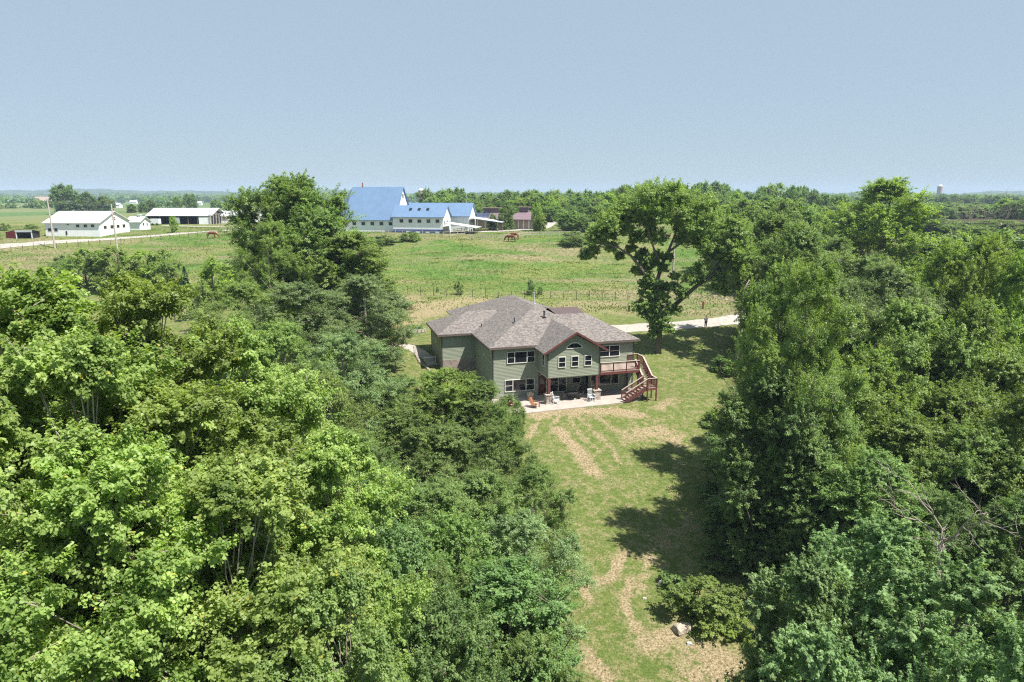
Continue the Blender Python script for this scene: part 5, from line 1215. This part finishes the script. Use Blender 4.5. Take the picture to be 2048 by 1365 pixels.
# teal tarp, white tank, small items before the shed
p = hit(296, 451); tp = empty('trailer', p, 0, 'white box trailer parked before the open bays of the long shed', 'trailer'); t = MB(); t.lbox(1.6, 4.2, -1.5, 0, .5, 2.0); t.build('box', M['white'], tp)
for x in (2.2, 3.6): t = MB(); t.tube([(x, -1.6, .35), (x, -1.3, .35)], [.35, .35], 12); t.build('wheel', M['blackm'], tp)
p = hit(285, 448); t = MB(); t.lbox(-2, 1.5, 0, 3, -1, 2.6); o = t.build('tarp_shelter', M['tealt']); o.location = p; tag(o, 'green tarp covered shelter at the left end of the long shed', 'shelter')
# red shed
p = hit(34, 478); rs = empty('red_shed', p, math.radians(6), 'small tilted roof red shed with dark open front beside the road at the far left', 'shed')
t = MB(); t.face([(-3.6, 2.2, -1), (0, 0, -1), (0, 0, 2.0), (-3.6, 2.2, 1.3)]); t.face([(0, 3.2, -1), (3.4, 3.2, -1), (3.4, 3.2, 1.6), (0, 3.2, 1.6)]); t.build('wall', M['barnred'], rs)
t = MB(); t.face([(-.2, -.2, 2.05), (3.6, -.2, 2.05), (3.6, 3.4, 1.5), (-.2, 3.4, 1.5)]); t.face([(-.2, -.2, 1.95), (-.2, 3.4, 1.4), (3.6, 3.4, 1.4), (3.6, -.2, 1.95)]); t.box((1.7, -.15, 1.75), (3.7, .12, .5)); t.build('roof', M['greytin'], rs)
t = MB(); t.face([(-3.7, 2.1, 1.34), (0, -.1, 2.06), (0, 3.3, 2.06), (-3.7, 3.4, 1.34)]); t.build('side_roof', M['barnred'], rs)
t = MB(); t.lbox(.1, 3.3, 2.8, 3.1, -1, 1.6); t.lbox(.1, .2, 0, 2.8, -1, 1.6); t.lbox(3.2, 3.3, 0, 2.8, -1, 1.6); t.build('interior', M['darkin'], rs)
for x in (.0, 3.35): t = MB(); t.bar((x, -.05, -1), (x, -.05, 1.9), .16); t.build('post', M['white'], rs)
# far barns and farmhouses
for px, yb, D, L, Wd, e, rg_, wm, rm, lab in [(222, 410, 640, 13, 9, 3.5, 7, 'darkin', 'rust', 'far dark barn with reddish roof between the trees'), (238, 409, 660, 5, 7, 3.5, 5, 'whitesid', 'greytin', 'far white barn end beside the reddish roof'), (95, 399, 900, 17, 9, 4, 9, 'tanwall', 'tanwall', 'far building with an orange brown roof behind the lone tree'), (402, 401, 900, 7, 5, 3, 5, 'whitesid', 'whiteroof', 'tiny white farm building above the long shed'), (272, 401, 1100, 10, 6, 3, 5, 'whitesid', 'whiteroof', 'tiny pale farm building near the horizon left of the pair of trees')]:
    q = at_y(px, yb, D); q.z = tz(q.x, q.y); gable_house('far_barn', lab, q, 0.1, L, Wd, e, rg_, M[wm], M[rm], cat='barn')
def silo(px, ytop, D, r, lab, h=18, cap='white', body='tanwall'):
    q = at_y(px, ytop, D); z1 = q.z; s = empty('silo', (q.x, q.y, z1-h), 0, lab, 'silo'); t = MB(); t.tube([(0, 0, -6), (0, 0, h-r)], [r, r], 20); t.build('body', M[body], s, False)
    t = MB(); t.tube([(0, 0, h-r), (0, 0, h-r*.55), (0, 0, h-r*.15), (0, 0, h)], [r*1.02, r*.85, r*.5, .05], 20); t.build('dome', M[cap], s, True)
silo(842, 377, 600, 2.4, 'silo with pale dome above the trees right of the barn'); silo(1881, 369.5, 1500, 5.2, 'tower with a pale dome on the far right horizon', 26)

# ------------------------------------------------------------------ poles, wires, fences
GP = 'wooden utility poles'
def upole(px, yb, yt, lab, lean=0.0, arm=True, m='pole'):
    p = hit(px, yb); top = at_y(px, yt, p.y); h = top.z-p.z; r = empty('utility_pole', p, 0, lab, 'pole', GP)
    t = MB(); t.tube([(0, 0, -.5), (lean*h*.5, 0, h*.5), (lean*h, 0, h)], [.2, .17, .14], 8); t.build('pole', M[m], r)
    if arm:
        t = MB(); t.bar((lean*h-1.0, 0, h-.5), (lean*h+1.0, 0, h-.4), .12); c = t.build('crossarm', M[m], r)
        for x in (-.9, 0, .9): t = MB(); t.tube([(lean*h+x, 0, h-.4), (lean*h+x, 0, h-.15)], [.06, .05], 6); t.build('insulator', M['white'], c)
    return Vector((p.x+lean*h, p.y, p.z+h))
q1 = upole(110, 497, 398, 'pale wooden utility pole at the left end of the white building', -.02)
q2 = upole(235, 500, 408, 'pale wooden utility pole in front of the white building gable', -.02, False)
t = MB(); 
q3 = upole(1344, 584, 482, 'wooden utility pole seen behind the spreading tree', 0.0, True, 'pole')
q4 = upole(548, 470, 392, 'utility pole rising inside the tall dark trees', 0, False)
q5 = upole(512, 500, 440, 'thin dark pole at the left edge of the tall trees', 0, False, 'post')
q6 = upole(933, 447, 402, 'thin pole beside the barn annex', 0, False)
q7 = upole(1249, 470, 424, 'pole with a pale top left inside the spreading tree', 0, False)
def wire(a, b, sag, r, lab):
    pts = [a.lerp(b, i/16)-Vector((0, 0, sag*4*(i/16)*(1-i/16))) for i in range(17)]; t = MB(); t.tube(pts, [r]*17, 4)
    tag(t.build('power_line', M['wire']), lab, 'wire')
wire(q4, q3, 1.6, .014, 'power line running from the tall trees to the pole behind the spreading tree')
wire(at_y(1344, 486, q3.y), at_y(2150, 474, 110), 1.0, .016, 'power line crossing the right wood above the yellow green crowns')
wire(q1+Vector((0, 0, -.3)), q2+Vector((0, 0, -.2)), .5, .02, 'power line between the two poles at the white building')
def fence(pix, n, h, lab, group, rails=2, pr=.06, m='post', wires=True, jit=.12, name='fence'):
    pts = [hit(*p) for p in pix]; rr = random.Random(n); L = [0]
    for a, b in zip(pts[:-1], pts[1:]): L.append(L[-1]+(b-a).length)
    r = empty(name, pts[0], 0, lab, 'fence', group); tops = []
    for i in range(n):
        s = L[-1]*i/(n-1); k = max(j for j in range(len(L)-1) if L[j] <= s+1e-6); f = (s-L[k])/(L[k+1]-L[k]); p = pts[k].lerp(pts[k+1], min(1, f)); p.z = tz(p.x, p.y)
        hh = h*(1+rr.uniform(-jit, jit)); t = MB(); a = p-pts[0]; t.tube([a+Vector((0, 0, -.3)), a+Vector((rr.uniform(-.06, .06), 0, hh))], [pr, pr*.85], 6); t.build('post', M[m], r); tops.append(a)
    w_ = MB()
    for a, b in zip(tops[:-1], tops[1:]):
        for k in range(rails):
            z = h*(.95-k*.38)
            if wires: w_.tube([a+Vector((0, 0, z)), b+Vector((0, 0, z))], [.008, .008], 3, cap=False)
            else: w_.bar(a+Vector((0, 0, z)), b+Vector((0, 0, z)), .04, .12)
    w_.build('wire' if wires else 'rail', M['wire'] if wires else M[m], r); return r
fence([(790, 590), (900, 594), (1060, 598), (1240, 602), (1300, 600), (1470, 598), (1560, 594)], 34, 1.35, 'post and wire fence along the near edge of the pasture behind the house', None, 3)
fence([(940, 480), (1000, 482), (1060, 476), (1160, 474)], 22, 1.3, 'pale post and rail fence behind the pair of horses', None, 2, .08, 'pole', False)
fence([(750, 470), (820, 473), (890, 476), (930, 474)], 14, 1.4, 'fence along the foot of the white barn wing', None, 2, .08, 'pole', False)
fence([(350, 640), (352, 590), (345, 560)], 5, 1.4, 'old post fence beside the small spruce', None, 2, .09)
fence([(0, 506), (130, 496), (235, 490), (330, 480), (420, 472), (500, 466)], 26, 1.3, 'post fence along the near side of the gravel road at the left', None, 2)
fence([(900, 469), (925, 466), (945, 463)], 9, 1.2, 'white rail fence under the low lean-to roof', None, 2, .08, 'white', False)
# red marker post, small dark post, rusty barrel, rusty machine, planter, ground cover heap
p = hit(1406, 618); h_ = empty('hydrant', p, 0, 'small red hydrant in the grass across the driveway', 'hydrant')
t = MB(); t.tube([(0, 0, -.1), (0, 0, .95), (0, 0, 1.05)], [.13, .13, .16], 10); t.tube([(0, 0, 1.05), (0, 0, 1.2)], [.13, .05], 10); t.build('barrel', M['barnred'], h_); t = MB(); t.tube([(-.22, 0, .7), (.22, 0, .7)], [.07, .07], 8); t.build('outlet', M['barnred'], h_)
p = hit(1258, 624); t = MB(); t.tube([(0, 0, -.2), (0, 0, .9)], [.12, .12], 8); t.tube([(0, 0, .9), (0, 0, 1.0)], [.16, .04], 8); o = t.build('marker_post', M['blackm']); o.location = p; tag(o, 'short black post standing alone in the grass behind the house', 'post')
p = hit(792, 681); t = MB(); t.tube([(0, 0, 0), (0, 0, .05), (0, 0, .9), (0, 0, .95)], [.36, .38, .38, .34], 16); t.tube([(0, 0, .3), (0, 0, .34)], [.4, .4], 16); t.tube([(0, 0, .62), (0, 0, .66)], [.4, .4], 16); o = t.build('barrel', M['rust']); o.location = p; tag(o, 'rusty burn barrel on the side lawn left of the house', 'barrel')
p = hit(805, 625); rk_ = empty('hay_rake', p, .4, 'rusty old farm implement half sunk in dry grass left of the roof', 'farm implement')
t = MB(); t.bar((-1.6, 1.4, .6), (1.4, -1.0, .5), .12); t.bar((-1.6, 1.4, .4), (-.4, 1.6, .7), .1); t.bar((0, 0, .1), (1.6, .6, .6), .1); t.build('frame', M['rust'], rk_)
for (x, y) in ((-1.3, 1.3), (.2, .2), (1.2, -.8)):
    t = MB(); pts = [(x+.5*math.cos(k*math.pi/8), y, .5+.5*math.sin(k*math.pi/8)) for k in range(17)]; t.tube(pts, [.035]*17, 5, cap=False)
    for k in range(4): t.bar((x-.5*math.cos(k*math.pi/4), y, .5-.5*math.sin(k*math.pi/4)), (x+.5*math.cos(k*math.pi/4), y, .5+.5*math.sin(k*math.pi/4)), .03)
    t.build('wheel', M['rust'], rk_)
p = hit(829, 664); pl_ = empty('planter', p, HA, 'low pale stone ring planter at the corner of the side lawn', 'planter')
t = MB()
for k in range(16): a = k*math.pi/8; t.box((1.35*math.cos(a), .8*math.sin(a), .2), (.5, .28, .4), a+math.pi/2)
t.build('stone_ring', M['conc'], pl_)
rg = np.random.default_rng(4); n = 500; P = rg.uniform(-1, 1, (n, 3))*np.array([1.1, .6, .3])+np.array([0, 0, .5]); V_, Q_, F_ = leaf_geo(P, rg.normal(size=(n, 3))+np.array([0, 0, 1]), rg.uniform(.15, .35, n), rg)
o = bpy.data.objects.new('plants', np_mesh('plants', V_, Q_, [M['grey']], rg.uniform(0, 1, n))); COL.objects.link(o); o.parent = pl_

# ------------------------------------------------------------------ horses and the person
def skin_obj(name, V, E, R, m, parent=None, sub=2):
    me = bpy.data.meshes.new(name); me.from_pydata(V, E, []); me.materials.append(m)
    o = bpy.data.objects.new(name, me); COL.objects.link(o)
    bm = bmesh.new(); bm.from_mesh(me); ly = bm.verts.layers.skin.verify(); bm.verts.ensure_lookup_table()
    for v, r in zip(bm.verts, R): v[ly].radius = r if isinstance(r, tuple) else (r, r)
    bm.verts[0][ly].use_root = True; bm.to_mesh(me); bm.free()
    md = o.modifiers.new('skin', 'SKIN'); md.use_smooth_shade = True
    o.modifiers.new('sub', 'SUBSURF').levels = sub; o.modifiers['sub'].render_levels = sub
    if parent is not None: o.parent = parent
    return o
def horse(label, loc, rz, graze=True):
    r = empty('horse', loc, rz, label, 'horse', 'sorrel draft horses grazing in the pasture')
    hd = [(1.15, 0, 1.25), (1.5, 0, .85), (1.72, 0, .42), (1.85, 0, .1)] if graze else [(1.15, 0, 1.6), (1.45, 0, 1.95), (1.7, 0, 2.0), (2.0, 0, 1.75)]
    V = [(0, 0, 1.3), (.55, 0, 1.28), (.85, 0, 1.35)]+hd+[(-.5, 0, 1.33), (-.85, 0, 1.35)]
    R = [.36, .37, .32, .25, .18, .14, .09, .38, .33]; E = [(0, 1), (1, 2), (2, 3), (3, 4), (4, 5), (5, 6), (0, 7), (7, 8)]
    for s in (-.2, .2):
        i = len(V); V += [(.75, s, 1.0), (.76, s*1.05, .62), (.74, s*1.05, .18), (.79, s*1.05, .04)]; R += [.16, .09, .065, .085]; E += [(1, i), (i, i+1), (i+1, i+2), (i+2, i+3)]
        i = len(V); V += [(-.78, s, 1.0), (-.66, s*1.05, .75), (-.86, s*1.05, .52), (-.84, s*1.05, .16), (-.78, s*1.05, .04)]; R += [.2, .13, .08, .065, .085]; E += [(8, i), (i, i+1), (i+1, i+2), (i+2, i+3), (i+3, i+4)]
    skin_obj('body', V, E, R, M['horse'], r)
    skin_obj('tail', [(-1.12, 0, 1.42), (-1.28, 0, 1.1), (-1.3, 0, .6)], [(0, 1), (1, 2)], [.06, .09, .05], M['horsep'], r)
    a, b = Vector(hd[0]), Vector(hd[1]); n_ = Vector((-(b-a).z, 0, (b-a).x)).normalized(); n_ = n_ if n_.z > 0 else -n_
    skin_obj('mane', [tuple(Vector(V[2])+Vector((0, 0, .3))), tuple(a+n_*.22), tuple(b+n_*.14)], [(0, 1), (1, 2)], [.06, .07, .05], M['horsep'], r)
    for s in (-.07, .07):
        e = b.lerp(Vector(hd[2]), .05)+n_*.14; t = MB(); t.tube([e+Vector((0, s, 0)), e+n_*.15+Vector((0, s*1.4, .02))], [.05, .01], 6); t.build('ear', M['horse'], r)
    return r
horse('lone sorrel horse grazing between the white buildings and the tall trees', hit(423, 477), 0.15)
horse('sorrel horse grazing nearer the fence, front one of the pair', hit(1023, 484), math.pi-.2)
horse('sorrel horse standing just behind the other, rear one of the pair', hit(1030, 480), math.pi-.5)
p = hit(1411, 656); pr = empty('person', p, 0.3, 'person in a pale top and dark trousers standing at the edge of the driveway', 'person')
S = 1.0
bv = [(0, 0, .92), (0, 0, 1.12), (0, 0, 1.36), (0, 0, 1.46), (0, .0, 1.60), (0, -.01, 1.70)]; br = [.13, .125, .145, .055, .095, .085]; be = [(0, 1), (1, 2), (2, 3), (3, 4), (4, 5)]
for s in (-1, 1):
    i = len(bv); bv += [(s*.19, 0, 1.38), (s*.25, .02, 1.1), (s*.2, -.18, .98), (s*.15, -.25, 1.0)]; br += [.055, .042, .033, .028]; be += [(2, i), (i, i+1), (i+1, i+2), (i+2, i+3)]
    i = len(bv); bv += [(s*.1, 0, .82), (s*.11, 0, .48), (s*.11, .02, .09), (s*.12, -.12, .04)]; br += [.085, .06, .045, .04]; be += [(0, i), (i, i+1), (i+1, i+2), (i+2, i+3)]
skin_obj('body', bv, be, br, M['skin'], pr)
for s in (-1, 1):
    hb_ = Vector((s*.15, -.25, 1.0))
    for k in range(5):
        t = MB(); o_ = Vector((s*(-.03+.015*k), 0, 0)) if k < 4 else Vector((-s*.045, .01, 0)); L_ = [.07, .08, .075, .06, .05][k]
        t.tube([hb_+o_, hb_+o_+Vector((0, -L_*.6, -.005)), hb_+o_+Vector((0, -L_*.9, -.035))], [.009, .008, .006], 6); t.build('finger', M['skin'], pr, True)
sv = [(0, 0, .95), (0, 0, 1.15), (0, 0, 1.37)]; sr = [.15, .15, .165]; se = [(0, 1), (1, 2)]
for s in (-1, 1): i = len(sv); sv += [(s*.2, 0, 1.38), (s*.25, .02, 1.12)]; sr += [.075, .065]; se += [(2, i), (i, i+1)]
skin_obj('shirt', sv, se, sr, M['shirt'], pr)
sv = [(0, 0, .92)]; sr = [.145]; se = []
for s in (-1, 1): i = len(sv); sv += [(s*.1, 0, .82), (s*.11, 0, .48), (s*.11, .02, .10)]; sr += [.1, .08, .065]; se += [(0, i), (i, i+1), (i+1, i+2)]
skin_obj('trousers', sv, se, sr, M['cloth'], pr)
skin_obj('hair', [(0, .03, 1.70), (0, .04, 1.76), (0, -.02, 1.79)], [(0, 1), (1, 2)], [.085, .09, .07], M['cloth'], pr)
for s in (-.035, .035): t = MB(); t.tube([(s, -.098, 1.68), (s, -.108, 1.68)], [.012, .01], 6); t.build('eye', M['blackm'], pr)
t = MB(); t.tube([(0, -.09, 1.67), (0, -.12, 1.635), (0, -.1, 1.625)], [.012, .018, .012], 6); t.build('nose', M['skin'], pr, True)
t = MB(); t.tube([(-.025, -.095, 1.595), (.025, -.095, 1.595)], [.007, .007], 6); t.build('mouth', M['redwood'], pr)

# ------------------------------------------------------------------ grass and weeds that nobody could count
def tufts(name, n, sampler, size, lm, seed, up=.9):
    rg = np.random.default_rng(seed); X, Y = sampler(rg, n); Z = terr(X, Y); n = len(X)
    P = np.stack([X, Y, Z-.02], 1); T = unit(np.stack([rg.normal(size=n)*.35, rg.normal(size=n)*.35, np.full(n, up)], 1)); a = rg.uniform(0, 6.28, n)
    B = np.stack([np.cos(a), np.sin(a), np.zeros(n)], 1); S = (size*rg.uniform(.5, 1.5, n))[:, None]
    V = np.stack([P-B*S*.28, P+B*S*.28, P+T*S+B*S*.32, P+T*S*.9-B*S*.30], 1).reshape(-1, 3); Q = np.arange(4*n).reshape(n, 4)
    bl = .5+.25*np.sin(X*.13+1)*np.sin(Y*.17+X*.05)+.25*np.sin(X*.043+Y*.09+2)*np.sin(Y*.21-X*.03)
    lv = np.clip(.35*rg.uniform(0, 1, n)+.75*bl-.05, 0, 1)
    o = bpy.data.objects.new(name, np_mesh(name, V, Q, [M[lm]], lv)); COL.objects.link(o); return tag(o, kind='stuff')
M['weed'] = leaf_mat('pasture_weed', (0.095, 0.155, 0.034), (0.20, 0.25, 0.075), .3, .8, .1, (.42, .36, .2))
M['grassb'] = leaf_mat('lawn_grass', (0.10, 0.145, 0.03), (0.25, 0.25, 0.09), .3, .8, .1)
def s_pasture(rg, n):
    m = 900; cy_ = 101+(rg.uniform(0, 1, m)**1.3)*105; cx = rg.uniform(-1, 1, m)*.78*cy_; k = rg.integers(0, m, n); r_ = rg.uniform(.4, 3.5, m)[k]
    Y = cy_[k]+rg.normal(size=n)*r_*.6; X = cx[k]+rg.normal(size=n)*r_*1.5; q = rg.uniform(0, 1, n) < .3
    Y = np.where(q, 101+rg.uniform(0, 1, n)*105, Y); X = np.where(q, rg.uniform(-1, 1, n)*.78*Y, X); k = (Y > 100.5); return X[k], Y[k]
tufts('pasture_weeds', 90000, s_pasture, .17, 'weed', 1)
def s_lawn(rg, n):
    Y = rg.uniform(29, 101, n); X = rg.uniform(-1, 1, n)*.45*Y+.1*Y; u = (X-HO[0])*HU[0]+(Y-HO[1])*HU[1]; v = (X-HO[0])*HV[0]+(Y-HO[1])*HV[1]
    k = ~((u > -9) & (u < 12.4) & (v > -2.6) & (v < 27)); X, Y = X[k], Y[k]
    dw = seg_dist(X, Y, ground_pts([(1085, 668), (1200, 661), (1260, 656), (1320, 654), (1400, 648), (1480, 641), (1560, 634), (1640, 622)])); k = dw > 2.4; return X[k], Y[k]
tufts('lawn_grass', 110000, s_lawn, .055, 'grassb', 2)

# ------------------------------------------------------------------ haze
def haze():
    t = MB(); t.lbox(-5400, 5400, -110, 5800, -16.5, 75)
    o = t.build('haze', None) if False else None
    me = bpy.data.meshes.new('haze'); me.from_pydata(t.v, [], t.f); m = bpy.data.materials.new('haze_air'); m.use_nodes = True; n = m.node_tree.nodes; n.clear()
    out = n.new('ShaderNodeOutputMaterial'); v = n.new('ShaderNodeVolumePrincipled'); v.inputs['Color'].default_value = (0.62, 0.80, 1.0, 1); v.inputs['Density'].default_value = 0.00019
    v.inputs['Anisotropy'].default_value = 0.0; m.node_tree.links.new(v.outputs[0], out.inputs['Volume']); m.volume_intersection_method if False else None
    me.materials.append(m); o = bpy.data.objects.new('haze', me); COL.objects.link(o); tag(o, kind='stuff')
haze()
